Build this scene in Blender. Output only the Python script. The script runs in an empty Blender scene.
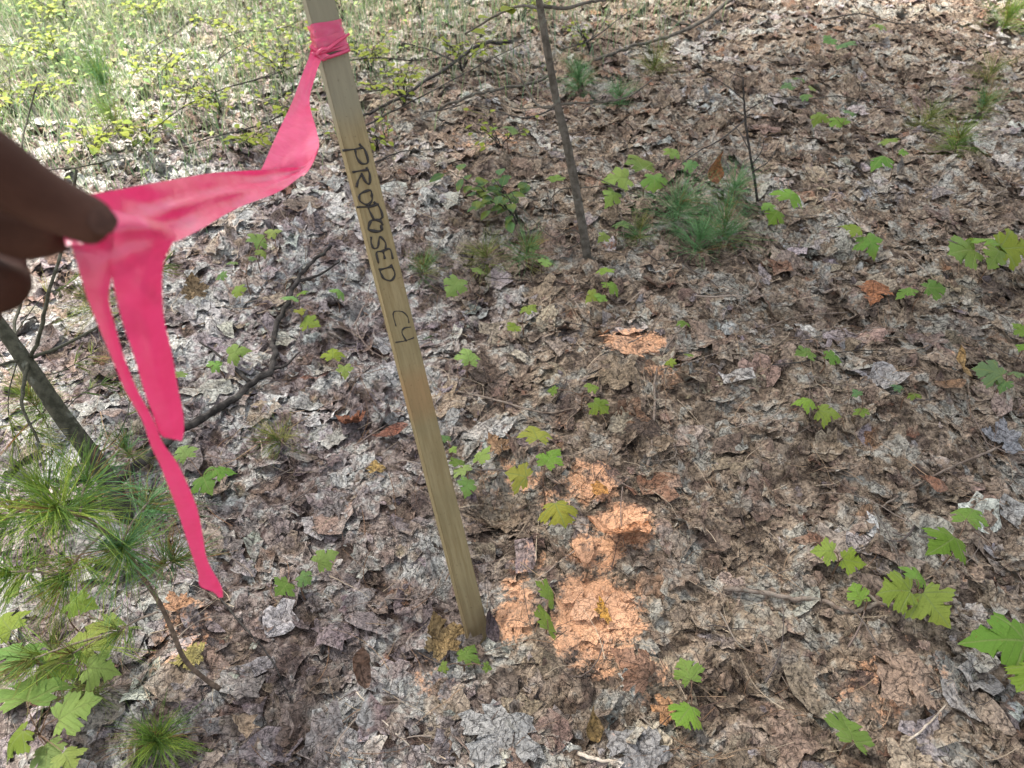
import bpy, bmesh, math, random
import numpy as np
from mathutils import Vector, Matrix

RNG = np.random.default_rng(7)
random.seed(7)
SC = bpy.context.scene
COL = SC.collection
R = math.radians

# ------------------------------------------------------------------ camera
H, TH, FPX = 1.12, R(45), 745.0
CAM = Vector((0, 0, H))
AX = Vector((0, math.cos(TH), -math.sin(TH)))
RT = Vector((1, 0, 0))
UP = Vector((0, math.sin(TH), math.cos(TH)))

def ray(x, y): return AX + RT * ((x - 512) / FPX) + UP * ((384 - y) / FPX)
def pt(x, y, d): return CAM + ray(x, y) * d
def depth(p): return (Vector(p) - CAM).dot(AX)
def to_px(X, Y, Z):
    dy, dz = Y, Z - H
    d = dy * AX.y + dz * AX.z
    d = np.where(d < 0.25, 0.25, d)
    return 512 + FPX * X / d, 384 - FPX * (dy * UP.y + dz * UP.z) / d, d

cd = bpy.data.cameras.new('camera')
cam = bpy.data.objects.new('camera', cd); COL.objects.link(cam)
cam.location = CAM; cam.rotation_euler = (math.pi / 2 - TH, 0, 0)
cd.sensor_width = 36; cd.lens = 36 * FPX / 1024
cd.clip_start = 0.01; cd.clip_end = 500
cd.dof.use_dof = True; cd.dof.focus_distance = 1.25
cd.dof.aperture_fstop = cd.lens / 1000 / 0.0036
SC.camera = cam

# ------------------------------------------------------------------ noise / terrain
TBL = RNG.random((256, 256))
def vn(x, y, s=0):
    x = np.asarray(x, float) + s * 17.31; y = np.asarray(y, float) + s * 9.77
    xi = np.floor(x).astype(int); yi = np.floor(y).astype(int)
    fx, fy = x - xi, y - yi
    fx = fx * fx * (3 - 2 * fx); fy = fy * fy * (3 - 2 * fy)
    a = TBL[xi & 255, yi & 255]; b = TBL[(xi + 1) & 255, yi & 255]
    c = TBL[xi & 255, (yi + 1) & 255]; d = TBL[(xi + 1) & 255, (yi + 1) & 255]
    return (a * (1 - fx) + b * fx) * (1 - fy) + (c * (1 - fx) + d * fx) * fy - 0.5

def _flat(px, py):
    r = ray(px, py); t = -H / r.z
    return (CAM.x + r.x * t, CAM.y + r.y * t)
HOLES = [(_flat(484, 642), .02, .006), (_flat(138, 632), .05, .035), (_flat(125, 668), .045, .03), (_flat(372, 640), .05, .022), (_flat(497, 506), .045, .03),
         (_flat(395, 560), .04, .015), (_flat(648, 470), .03, .012), (_flat(240, 560), .05, .02)]
def hgt(x, y):
    x = np.asarray(x, float); y = np.asarray(y, float)
    h = .07 * vn(x * 1.1, y * 1.1, 1) + .040 * vn(x * 3.1, y * 3.1, 2) + .026 * vn(x * 8.3, y * 8.3, 3) + 0.020 * vn(x * 19, y * 19, 4) + .0105 * vn(x * 52, y * 52, 5) + .003 * vn(x * 130, y * 130, 6)
    for (c, rr, dd) in HOLES:
        h = h - dd * np.exp(-((x - c[0]) ** 2 + (y - c[1]) ** 2) / (rr * rr))
    return h
def h1(x, y): return float(hgt(x, y))
def gp(px, py, z=0.0):
    """the point z metres above the ground seen at a pixel"""
    g = 0.0; p = CAM
    for _ in range(8):
        r = ray(px, py); t = (z + g - H) / r.z
        p = CAM + r * t; g = h1(p.x, p.y)
    return p

# ------------------------------------------------------------------ materials
def mat(name):
    m = bpy.data.materials.new(name); m.use_nodes = True
    nt = m.node_tree; nt.nodes.clear()
    return m, nt, NB(nt)
class NB:
    def __init__(s, nt): s.nt = nt
    def n(s, t, **kw):
        nd = s.nt.nodes.new(t)
        for k, v in kw.items():
            if k.startswith('i_'):
                key = k[2:]
                key = int(key) if key.isdigit() else key.replace('_', ' ')
                s.set(nd.inputs[key], v)
            else: setattr(nd, k, v)
        return nd
    def set(s, sock, v):
        if isinstance(v, bpy.types.NodeSocket): s.nt.links.new(v, sock)
        elif isinstance(v, (tuple, list)) and sock.type == 'RGBA' and len(v) == 3: sock.default_value = (*v, 1)
        else: sock.default_value = v
    def math(s, op, a, b=None, c=None, clamp=False):
        nd = s.nt.nodes.new('ShaderNodeMath'); nd.operation = op; nd.use_clamp = clamp
        for i, v in enumerate((a, b, c)):
            if v is not None: s.set(nd.inputs[i], v)
        return nd.outputs[0]
    def mix(s, f, a, b, mode='MIX'):
        nd = s.nt.nodes.new('ShaderNodeMix'); nd.data_type = 'RGBA'; nd.blend_type = mode
        s.set(nd.inputs['Factor'], f); s.set(nd.inputs['A'], a) if False else None
        s.set(nd.inputs[0], f); s.set(nd.inputs[6], a); s.set(nd.inputs[7], b)
        return nd.outputs[2]
    def ramp(s, v, lo, hi):
        nd = s.nt.nodes.new('ShaderNodeMapRange'); nd.interpolation_type = 'SMOOTHSTEP'
        s.set(nd.inputs[0], v); s.set(nd.inputs[1], lo); s.set(nd.inputs[2], hi)
        return nd.outputs[0]
    def noise(s, vec, sc, det=3, rough=.55, dim=None):
        nd = s.nt.nodes.new('ShaderNodeTexNoise')
        if vec is not None: s.set(nd.inputs['Vector'], vec)
        nd.inputs['Scale'].default_value = sc; nd.inputs['Detail'].default_value = det; nd.inputs['Roughness'].default_value = rough
        return nd
    def bump(s, h, strength, dist):
        nd = s.nt.nodes.new('ShaderNodeBump'); s.set(nd.inputs['Height'], h)
        nd.inputs['Strength'].default_value = strength; nd.inputs['Distance'].default_value = dist
        return nd.outputs[0]
    def out(s, sh):
        o = s.nt.nodes.new('ShaderNodeOutputMaterial'); s.nt.links.new(sh, o.inputs[0])
    def pos(s): return s.nt.nodes.new('ShaderNodeNewGeometry').outputs['Position']
    def obj(s): return s.nt.nodes.new('ShaderNodeTexCoord').outputs['Object']
    def attr(s, name):
        nd = s.nt.nodes.new('ShaderNodeAttribute'); nd.attribute_name = name; return nd
    def bsdf(s, col, rough=.8, nrm=None, spec=.3, **kw):
        nd = s.nt.nodes.new('ShaderNodeBsdfPrincipled')
        s.set(nd.inputs['Base Color'], col); s.set(nd.inputs['Roughness'], rough); s.set(nd.inputs['Specular IOR Level'], spec)
        if nrm is not None: s.set(nd.inputs['Normal'], nrm)
        return nd.outputs[0]
    def veins(s, lobed=True):
        """distance to the nearest leaf vein in leaf coordinates (UV: petiole at 0,0, tip at 0,1)"""
        uv = s.nt.nodes.new('ShaderNodeUVMap'); uv.uv_map = 'leaf'
        sp = s.nt.nodes.new('ShaderNodeSeparateXYZ'); s.set(sp.inputs[0], uv.outputs[0])
        x = s.math('ABSOLUTE', sp.outputs[0]); y = sp.outputs[1]
        d = x
        dirs = [(.84, .54), (.97, -.1)] if lobed else []
        for (a, b) in dirs:
            k = s.math('ABSOLUTE', s.math('SUBTRACT', s.math('MULTIPLY', x, b), s.math('MULTIPLY', y, a)))
            d = s.math('MINIMUM', d, k)
        # side veins leave the midrib in a herringbone
        w = s.math('PINGPONG', s.math('SUBTRACT', y, s.math('MULTIPLY', x, .7)), .075)
        d2 = s.math('ADD', w, .012)
        return d, d2

def paint_mix(b, col, P, z=None):
    """survey paint sprayed on the ground, stored per point, broken by grain"""
    a = b.attr('paint').outputs['Fac']
    v = b.math('ADD', a, b.math('MULTIPLY', b.math('SUBTRACT', z, .5), 2.0))
    v = b.math('ADD', v, b.math('MULTIPLY', b.math('SUBTRACT', b.noise(P, 38, 2).outputs[0], .55), 1.7))
    f = b.math('MULTIPLY', b.ramp(v, .30, .95), .90)
    return b.mix(f, col, (.97, .52, .29))

def crust(b, tint, P, amt):
    """grime that glues neighbouring leaves together: shared tone, fine mottling and a net of cracks"""
    nt = b.nt
    wv = b.noise(P, 24, 2, .6)
    wp = nt.nodes.new('ShaderNodeVectorMath'); wp.operation = 'MULTIPLY_ADD'
    b.set(wp.inputs[0], wv.outputs['Color']); wp.inputs[1].default_value = (.05, .05, .05); b.set(wp.inputs[2], P)
    vo = nt.nodes.new('ShaderNodeTexVoronoi'); vo.feature = 'DISTANCE_TO_EDGE'; b.set(vo.inputs['Vector'], wp.outputs[0]); vo.inputs['Scale'].default_value = 66
    a1 = b.noise(P, 7.5, 4, .7).outputs[0]; f2 = b.noise(P, 130, 4, .75).outputs[0]
    z = b.attr('zone').outputs['Fac']
    q = b.math('ADD', a1, b.math('MULTIPLY', b.math('SUBTRACT', wv.outputs[0], .5), .7))
    brown = b.mix(b.ramp(q, .38, .52), (.10, .070, .047), (.40, .305, .215)); brown = b.mix(b.ramp(q, .53, .63), brown, (.46, .435, .365))
    mauve = b.mix(b.ramp(q, .36, .50), (.095, .062, .064), (.37, .305, .295)); mauve = b.mix(b.ramp(q, .50, .60), mauve, (.62, .615, .58))
    cc = b.mix(z, brown, mauve)
    m_ = b.math('MULTIPLY', b.math('MULTIPLY', b.ramp(wv.outputs[0], .30, .52), amt), b.math('SUBTRACT', 1, b.attr('clean').outputs['Fac']))
    c = b.mix(m_, tint, cc)
    k = b.math('ADD', .48, b.math('MULTIPLY', b.ramp(f2, .30, .68), .85))
    cb = nt.nodes.new('ShaderNodeCombineXYZ')
    for i in range(3): b.set(cb.inputs[i], k)
    c = b.mix(1.0, c, cb.outputs[0], 'MULTIPLY')
    gate = b.ramp(f2, .62, .40)
    ck = b.math('MULTIPLY', b.math('SUBTRACT', 1, b.ramp(vo.outputs['Distance'], .0, .07)), gate)
    c = b.mix(b.math('MULTIPLY', ck, .50), c, (.04, .028, .021))
    hh = b.math('SUBTRACT', b.math('MULTIPLY', f2, 1.9), b.math('MULTIPLY', ck, .8))
    return c, hh, f2

def make_litter_mat(name, lobed, amt=.78):
    m, nt, b = mat(name)
    P = b.pos()
    tint = b.attr('tint').outputs['Color']
    d, d2 = b.veins(lobed)
    vein = b.math('SUBTRACT', 1, b.ramp(d, .008, .035))
    c, hc, f2 = crust(b, tint, P, amt)
    c = b.mix(b.math('MULTIPLY', vein, .35), c, b.mix(.5, c, (.05, .035, .03)))
    c = paint_mix(b, c, P, f2)
    b.out(b.bsdf(c, .75, b.bump(b.math('SUBTRACT', hc, b.math('MULTIPLY', vein, .35)), 1.0, .006), .25))
    return m

def make_soil_mat():
    m, nt, b = mat('leaf_mould_soil')
    P = b.pos()
    n1 = b.noise(P, 30, 4, .65).outputs[0]
    c = b.mix(b.ramp(n1, .35, .65), (.07, .05, .038), (.22, .165, .125))
    c, hc, f2 = crust(b, c, P, .8)
    c = paint_mix(b, c, P, f2)
    b.out(b.bsdf(c, .9, b.bump(b.math('ADD', hc, n1), .9, .008), .15))
    return m

def make_green_mat(name, lobed=True, trans=.35):
    m, nt, b = mat(name)
    oi = nt.nodes.new('ShaderNodeObjectInfo')
    at = b.attr('tint')
    O = b.obj()
    n1 = b.noise(O, 3.2, 3).outputs[0] if lobed else b.noise(b.pos(), 30, 3).outputs[0]
    n2 = b.noise(b.pos(), 500, 2).outputs[0]
    d, d2 = b.veins(lobed)
    vein = b.math('SUBTRACT', 1, b.ramp(d, .006, .03)); vein2 = b.math('SUBTRACT', 1, b.ramp(d2, .013, .028))
    c = oi.outputs['Color'] if lobed else at.outputs['Color']
    c = b.mix(b.ramp(n1, .42, .66), c, b.mix(.65, c, (.22, .23, .03)))
    c = b.mix(b.math('MULTIPLY', vein, .7), c, (.20, .25, .08))
    c = b.mix(b.math('MULTIPLY', vein2, .22), c, (.13, .18, .05))
    spot = b.ramp(b.noise(b.pos(), 160, 2).outputs[0], .68, .74)
    c = b.mix(b.math('MULTIPLY', spot, .55), c, (.17, .09, .03))
    k = b.math('ADD', .75, b.math('MULTIPLY', n2, .5))
    cb = nt.nodes.new('ShaderNodeCombineXYZ')
    for i in range(3): b.set(cb.inputs[i], k)
    c = b.mix(1.0, c, cb.outputs[0], 'MULTIPLY')
    hh = b.math('ADD', b.math('MULTIPLY', b.math('ADD', vein, vein2), -.6), b.math('MULTIPLY', n2, .3))
    s1 = b.bsdf(c, .6, b.bump(hh, .6, .0015), .14)
    tr = nt.nodes.new('ShaderNodeBsdfTranslucent'); b.set(tr.inputs[0], b.mix(.4, c, (.20, .27, .02)))
    mx = nt.nodes.new('ShaderNodeMixShader'); mx.inputs[0].default_value = trans + .05
    nt.links.new(s1, mx.inputs[1]); nt.links.new(tr.outputs[0], mx.inputs[2])
    b.out(mx.outputs[0])
    return m

def make_needle_mat(name):
    m, nt, b = mat(name)
    at = b.attr('tint').outputs['Color']
    s1 = b.bsdf(at, .6, None, .12)
    tr = nt.nodes.new('ShaderNodeBsdfTranslucent'); b.set(tr.inputs[0], at)
    mx = nt.nodes.new('ShaderNodeMixShader'); mx.inputs[0].default_value = .25
    nt.links.new(s1, mx.inputs[1]); nt.links.new(tr.outputs[0], mx.inputs[2])
    b.out(mx.outputs[0])
    return m

def make_bark_mat(name, c0, c1, sc=60, lich=.45):
    m, nt, b = mat(name)
    P = b.obj()
    n1 = b.noise(P, sc, 4, .6).outputs[0]; n2 = b.noise(P, sc * 5, 3).outputs[0]
    c = b.mix(b.ramp(n1, .35, .65), c0, c1)
    lich = b.math('MULTIPLY', b.ramp(b.noise(P, sc * .6, 3).outputs[0], .58, .68), lich)
    c = b.mix(lich, c, (.18, .185, .15))
    b.out(b.bsdf(c, .85, b.bump(b.math('ADD', n1, n2), .7, .002), .2))
    return m

def make_wood_mat():
    m, nt, b = mat('stake_wood')
    O = b.obj()
    mp = nt.nodes.new('ShaderNodeMapping'); b.set(mp.inputs[0], O); mp.inputs['Scale'].default_value = (1, 1, .06)
    sp = nt.nodes.new('ShaderNodeSeparateXYZ'); b.set(sp.inputs[0], O)
    g1 = b.noise(mp.outputs[0], 190, 4, .6).outputs[0]; g2 = b.noise(mp.outputs[0], 700, 3, .6).outputs[0]
    n3 = b.noise(O, 9, 3).outputs[0]; n4 = b.noise(O, 240, 2).outputs[0]
    c = b.mix(b.ramp(g1, .30, .70), (0.179, 0.135, 0.063), (0.239, 0.191, 0.099))
    c = b.mix(b.math('MULTIPLY', b.ramp(g2, .52, .66), .28), c, (0.113, 0.081, 0.039))
    c = b.mix(b.math('MULTIPLY', b.ramp(n3, .42, .7), .55), c, (0.161, 0.135, 0.069))
    # grey green weathering where the top stood bare, soil splash near the ground
    c = b.mix(b.math('MULTIPLY', b.ramp(b.math('ADD', sp.outputs[2], b.math('MULTIPLY', n3, .06)), .80, .86), .6), c, (0.161, 0.163, 0.126))
    # a rusty streak below the lettering
    st = b.math('SUBTRACT', 1, b.ramp(b.math('ABSOLUTE', b.math('SUBTRACT', sp.outputs[2], .43)), .015, .055))
    c = b.mix(b.math('MULTIPLY', st, b.math('MULTIPLY', g1, .8)), c, (0.251, 0.131, 0.054))
    lo = b.math('SUBTRACT', 1, b.ramp(b.math('ADD', sp.outputs[2], b.math('MULTIPLY', n3, .12)), .06, .22))
    c = b.mix(b.math('MULTIPLY', lo, .35), c, (0.132, 0.087, 0.051))
    sp2 = b.ramp(n4, .66, .72)
    c = b.mix(b.math('MULTIPLY', sp2, .45), c, (0.066, 0.046, 0.027))
    b.out(b.bsdf(c, .75, b.bump(b.math('ADD', g1, g2), .35, .0015), .25))
    return m

def make_simple(name, col, rough=.6, spec=.3, bump=0, sc=200):
    m, nt, b = mat(name)
    n = b.noise(b.obj(), sc, 3).outputs[0]
    c = b.mix(b.ramp(n, .3, .7), tuple(v * .8 for v in col), tuple(min(1, v * 1.15) for v in col))
    b.out(b.bsdf(c, rough, b.bump(n, bump, .001) if bump else None, spec))
    return m

def make_ribbon_mat():
    m, nt, b = mat('pink_flagging_film')
    O = b.obj()
    n = b.noise(O, 90, 3).outputs[0]; n2 = b.noise(O, 900, 2).outputs[0]
    c = b.mix(b.ramp(n, .3, .7), (.54, .028, .105), (.60, .040, .14))
    nr = b.bump(b.math('ADD', b.math('MULTIPLY', n, 1.2), b.math('MULTIPLY', n2, .05)), .22, .004)
    s1 = b.bsdf(c, .30, nr, 1.0)
    tr = nt.nodes.new('ShaderNodeBsdfTranslucent'); b.set(tr.inputs[0], (.62, .03, .14, 1))
    mx = nt.nodes.new('ShaderNodeMixShader'); mx.inputs[0].default_value = .30
    nt.links.new(s1, mx.inputs[1]); nt.links.new(tr.outputs[0], mx.inputs[2])
    b.out(mx.outputs[0])
    return m

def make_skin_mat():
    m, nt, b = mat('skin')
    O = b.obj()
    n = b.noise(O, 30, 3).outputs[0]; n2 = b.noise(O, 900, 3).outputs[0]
    c = b.mix(b.ramp(n, .35, .7), (.040, .017, .011), (.060, .028, .019))  # skin colour darkened to stand in for the shade on the hand
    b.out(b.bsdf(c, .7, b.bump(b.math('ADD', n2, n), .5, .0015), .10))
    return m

M_MAPLE = make_litter_mat('dead_leaf_lobed', True)
M_OVAL = make_litter_mat('dead_leaf_oval', False)
M_MAPLE1 = make_litter_mat('single_dead_leaf_lobed', True, .10)
M_OVAL1 = make_litter_mat('single_dead_leaf_oval', False, .10)
M_SOIL = make_soil_mat()
M_GREEN = make_green_mat('green_maple_leaf', True)
M_SHRUB = make_green_mat('green_small_leaf', False, .4)
M_NEEDLE = make_needle_mat('needle')
M_BARK = make_bark_mat('sapling_bark', (0.055, 0.047, 0.036), (0.110, 0.096, 0.077))
M_PINEBARK = make_bark_mat('pine_bark', (0.033, 0.033, 0.021), (0.072, 0.069, 0.048), 80)
M_DARKSTICK = make_bark_mat('dark_dead_wood', (.018, .015, .013), (.060, .052, .046), 50, .2)
M_STICK = make_bark_mat('dry_dead_wood', (0.128, 0.092, 0.068), (0.240, 0.192, 0.152), 70)
M_PALE = make_bark_mat('pale_straw', (.40, .32, .24), (.58, .50, .40), 70)
M_STEM = make_simple('seedling_stem', (.13, .075, .045), .6)
M_WOOD = make_wood_mat()
M_INK = make_simple('marker_ink', (.02, .017, .015), .5)
M_RIBBON = make_ribbon_mat()
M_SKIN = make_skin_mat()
M_NAIL = make_simple('nail', (.050, .025, .018), .6, .1)

# ------------------------------------------------------------------ object helpers
def link(name, me, m=None, parent=None, loc=None):
    o = bpy.data.objects.new(name, me); COL.objects.link(o)
    if m and me is not None: me.materials.append(m)
    if parent is not None: o.parent = parent
    if loc is not None: o.location = loc
    return o
def tag(o, label, cat, group=None):
    o['label'] = label; o['category'] = cat
    if group: o['group'] = group
    return o
def thing(name, label, cat, loc, group=None):
    return tag(link(name, None, loc=loc), label, cat, group)

class MB:
    """collects shapes of one part; org is subtracted so the part is local to its thing"""
    def __init__(s, org=(0, 0, 0)): s.v = []; s.f = []; s.c = []; s.uv = []; s.o = Vector(org); s.tint = False
    def add(s, vs, fs, col=None, uv=None):
        k = len(s.v)
        s.v += [tuple(Vector(p) - s.o) for p in vs]; s.f += [tuple(i + k for i in f) for f in fs]
        s.c += [col or (.2, .2, .2)] * len(vs); s.uv += uv or [(0.5, .5)] * len(vs)
        if col: s.tint = True
    def tube(s, pts, rad, sides=6, col=None, cap=True):
        pts = [Vector(p) for p in pts]; n = len(pts)
        if not isinstance(rad, (list, tuple)): rad = [rad] * n
        vs, fs = [], []
        ref = Vector((.3, .5, .81))
        for i, p in enumerate(pts):
            t = (pts[min(i + 1, n - 1)] - pts[max(i - 1, 0)])
            t = t.normalized() if t.length > 1e-9 else Vector((0, 0, 1))
            a = t.cross(ref)
            if a.length < .1: a = t.cross(Vector((1, 0, 0)))
            a.normalize(); bb = t.cross(a)
            for k in range(sides):
                an = 2 * math.pi * k / sides
                vs.append(p + (a * math.cos(an) + bb * math.sin(an)) * rad[i])
        for i in range(n - 1):
            for k in range(sides):
                k2 = (k + 1) % sides
                fs.append((i * sides + k, i * sides + k2, (i + 1) * sides + k2, (i + 1) * sides + k))
        if cap:
            fs.append(tuple(range(sides))[::-1]); fs.append(tuple((n - 1) * sides + k for k in range(sides)))
        s.add(vs, fs, col)
    def build(s, name, m, parent=None, loc=None, smooth=True):
        me = bpy.data.meshes.new(name); me.from_pydata(s.v, [], s.f); me.update()
        if smooth: me.polygons.foreach_set('use_smooth', [True] * len(me.polygons))
        if s.tint:
            a = me.attributes.new('tint', 'FLOAT_COLOR', 'POINT')
            a.data.foreach_set('color', [x for c in s.c for x in (*c, 1)])
        uvl = me.uv_layers.new(name='leaf')
        li = np.empty(len(me.loops), np.int32); me.loops.foreach_get('vertex_index', li)
        uvl.data.foreach_set('uv', np.asarray(s.uv, np.float32)[li].ravel())
        return link(name, me, m, parent, loc)

def spline(pts, n=6, jit=0.0):
    """Catmull-Rom through points"""
    P = [Vector(p) for p in pts]
    if len(P) < 3:
        out = [P[0].lerp(P[-1], i / n) for i in range(n + 1)]
    else:
        Q = [P[0] * 2 - P[1]] + P + [P[-1] * 2 - P[-2]]
        out = []
        for i in range(1, len(Q) - 2):
            for k in range(n):
                t = k / n
                out.append(.5 * ((2 * Q[i]) + (Q[i + 1] - Q[i - 1]) * t + (2 * Q[i - 1] - 5 * Q[i] + 4 * Q[i + 1] - Q[i + 2]) * t * t + (3 * Q[i] - Q[i - 1] - 3 * Q[i + 1] + Q[i + 2]) * t ** 3))
        out.append(P[-1])
    if jit:
        out = [p + Vector((random.gauss(0, jit), random.gauss(0, jit), random.gauss(0, jit))) for p in out]
    return out
def taper(a, b, n, knob=0.0):
    return [(a + (b - a) * i / max(1, n - 1)) * (1 + random.uniform(-knob, knob)) for i in range(n)]

# ------------------------------------------------------------------ leaf templates
HALF = [(.035, .0), (.10, -.06), (.22, -.11), (.38, -.14), (.37, -.04), (.47, .02), (.40, .09), (.325, .15), (.44, .19), (.55, .18), (.68, .33), (.58, .37),
        (.58, .46), (.49, .47), (.48, .57), (.37, .54), (.235, .475), (.27, .59), (.40, .67), (.29, .71), (.26, .80), (.15, .83), (.08, .93)]
MAPLE = [(0, .0)] + HALF + [(0, 1.04)] + [(-x, y) for x, y in HALF[::-1]]
def polar_template(outline, rings, cen=(0, .34)):
    """star fan: outline + inner rings; returns verts (V,2) and faces"""
    n = len(outline); V = []; F = []
    for r in rings:
        for (x, y) in outline: V.append((cen[0] + (x - cen[0]) * r, cen[1] + (y - cen[1]) * r))
    V.append(cen); c = len(V) - 1
    for q in range(len(rings) - 1):
        for i in range(n):
            j = (i + 1) % n
            F.append((q * n + i, q * n + j, (q + 1) * n + j, (q + 1) * n + i))
    q = len(rings) - 1
    for i in range(n): F.append((q * n + i, q * n + (i + 1) % n, c))
    return np.array(V), F
def simplify(o, k): return o[::k]
T_MAPLE_HI = polar_template(MAPLE, (1, .72, .42))
T_MAPLE_LO = polar_template([(0, 0)] + HALF[1::2] + [(0, 1.04)] + [(-x, y) for x, y in HALF[1::2][::-1]], (1, .66, .33))
def oval_template(nu, nv, w, ragged=0, seed=0):
    rg = np.random.default_rng(seed); V = []; F = []
    for i in range(nu + 1):
        t = i / nu
        ww = w * math.sin(math.pi * min(.985, max(.02, t)) ** .85) ** .8
        l = 1 - ragged * rg.random(); r2 = 1 - ragged * rg.random()
        for j in range(nv + 1):
            s = j / nv * 2 - 1
            V.append((ww * s * (l if s < 0 else r2), t))
    for i in range(nu):
        for j in range(nv):
            a = i * (nv + 1) + j
            F.append((a, a + 1, a + nv + 2, a + nv + 1))
    return np.array(V), F
def frag_template(seed, n=13):
    rg = np.random.default_rng(seed); o = []
    asp = rg.uniform(.45, 1)
    for i in range(n):
        a = 2 * math.pi * i / n + rg.normal(0, .08); r = rg.uniform(.25, .62)
        o.append((math.cos(a) * r * asp, .4 + math.sin(a) * r))
    return polar_template(o, (1, .66, .33), (0, .4))

def leaf_obj(name, m, parent, org, tmpl, c, yaw, tilt, size, crumple=.05, bend=.12, color=(.2, .3, .1), roll=0, seed=0, width=1.36, fold=.0):
    """one leaf as its own mesh: centre c, petiole end facing back along yaw, tip dipping by tilt"""
    rg = random.Random(seed); V, F = tmpl; s = size / width
    M = Matrix.Rotation(yaw, 3, 'Z') @ Matrix.Rotation(-tilt, 3, 'X') @ Matrix.Rotation(roll, 3, 'Y')
    p1, p2 = rg.uniform(0, 6), rg.uniform(0, 6)
    vs = []; kx = rg.uniform(.86, 1.14); sk_ = rg.uniform(-.16, .16); jg = rg.uniform(0, 9)
    for q_, (x, y) in enumerate(V):
        x = x * kx * (1 + .10 * math.sin(y * 5 + jg)) + sk_ * y * y; y = y * (1 + .07 * math.sin(x * 6 + jg))
        yy = y - .35
        z = -bend * (x * x * 1.2 + yy * yy) + crumple * (math.sin(x * 7 + p1) * math.cos(yy * 6 + p2)) + fold * abs(x)
        vs.append(Vector(c) + M @ Vector((x * s, yy * s, z * s)))
    me = bpy.data.meshes.new(name)
    me.from_pydata([tuple(v - Vector(org)) for v in vs], [], F); me.update()
    me.polygons.foreach_set('use_smooth', [True] * len(F))
    uvl = me.uv_layers.new(name='leaf'); li = np.empty(len(me.loops), np.int32); me.loops.foreach_get('vertex_index', li)
    uvl.data.foreach_set('uv', V[li].astype(np.float32).ravel())
    o = link(name, me, m, parent); o.color = (*color, 1)
    return o, Vector(c) + M @ Vector((0, -.35 * s, 0)), me

# ------------------------------------------------------------------ world and light
w = bpy.data.worlds.new('World'); SC.world = w; w.use_nodes = True
nt = w.node_tree; bg = nt.nodes['Background']
sky = nt.nodes.new('ShaderNodeTexSky'); sky.sky_type = 'NISHITA'; sky.sun_disc = False
SUN_EL, SUN_AZ = R(58), R(-50)        # azimuth from +Y towards +X
sky.sun_elevation = SUN_EL; sky.sun_rotation = SUN_AZ; sky.air_density = 1.0; sky.dust_density = 2.0; sky.ozone_density = .6
hs = nt.nodes.new('ShaderNodeHueSaturation'); hs.inputs['Saturation'].default_value = .35; nt.links.new(sky.outputs[0], hs.inputs['Color']); nt.links.new(hs.outputs[0], bg.inputs[0]); bg.inputs[1].default_value = .065
sd = bpy.data.lights.new('sun', 'SUN'); sd.energy = 4.2; sd.angle = R(5); sd.color = (1, .95, .87)
so = bpy.data.objects.new('sun', sd); COL.objects.link(so)
sdir = Vector((math.sin(SUN_AZ) * math.cos(SUN_EL), math.cos(SUN_AZ) * math.cos(SUN_EL), math.sin(SUN_EL)))
so.rotation_euler = (-sdir).to_track_quat('-Z', 'Y').to_euler()
so.location = sdir * 20
SC.view_settings.view_transform = 'Standard'; SC.view_settings.look = 'None'
SC.view_settings.exposure = 2.72; SC.view_settings.gamma = 1
SC.cycles.max_bounces = 6; SC.cycles.diffuse_bounces = 3; SC.cycles.transmission_bounces = 4
SC.cycles.use_denoising = True

# ------------------------------------------------------------------ paint spots (ground positions)
PAINT = [(598, 612, 52, 44, 1.25), (566, 634, 24, 30, .8), (600, 655, 40, 26, .8), (624, 530, 38, 28, .95), (594, 552, 34, 22, 1.0), (590, 484, 34, 24, .85), (556, 500, 26, 18, .55),
         (632, 346, 40, 15, 1.0), (660, 378, 22, 12, .5), (514, 606, 26, 40, .95), (500, 468, 30, 18, .5), (525, 478, 20, 14, .7),
         (172, 640, 46, 36, .46), (180, 610, 34, 20, .5), (880, 692, 56, 40, .46), (920, 680, 40, 30, .35), (435, 672, 40, 24, .42), (655, 672, 30, 22, .6), (664, 710, 16, 14, .75),
         (490, 150, 46, 12, .45), (250, 35, 46, 16, .45), (560, 425, 22, 18, .3), (640, 690, 30, 18, .45), (530, 560, 30, 20, .4)]
_pp = []
for (x, y, rx, ry, s) in PAINT:
    c = _flat(x, y); a = _flat(x + rx, y); u = _flat(x, y - ry)
    _pp.append((c[0], c[1], abs(a[0] - c[0]), abs(u[1] - c[1]), s))
def paint_at(X, Y):
    v = np.zeros_like(X)
    for (cx, cy, rx, ry, s) in _pp:
        q = ((X - cx) / rx) ** 2 + ((Y - cy) / ry) ** 2
        v = np.maximum(v, s * np.clip(1.35 - q * 1.15, 0, 1))
    return v

def zone_at(X, Y):
    """0 where the litter is brown, 1 where it is bleached grey and mauve, or paled to imitate clearing light"""
    px, py, dd = to_px(X, Y, np.zeros_like(X))
    L = 1 / (1 + np.exp((px - 430 - (py - 400) * .35 + 330 * vn(X * 2.2, Y * 2.2, 31) + 160 * vn(X * 7, Y * 7, 34)) / 50))
    T = 1 / (1 + np.exp((py - 120 + 160 * vn(X * 1.6, Y * 1.6, 32)) / 40))
    W = np.clip(1.3 - np.hypot((px - 130) / 330, (py - 250) / 260), 0, 1)
    C = np.clip(1.3 - px / 330 - py / 190, 0, 1)  # corner litter coloured paler to imitate the bright light of the clearing
    return np.clip(L * .62 * (1 - T) + W * .55 + C + T * .08, 0, 1)
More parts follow.
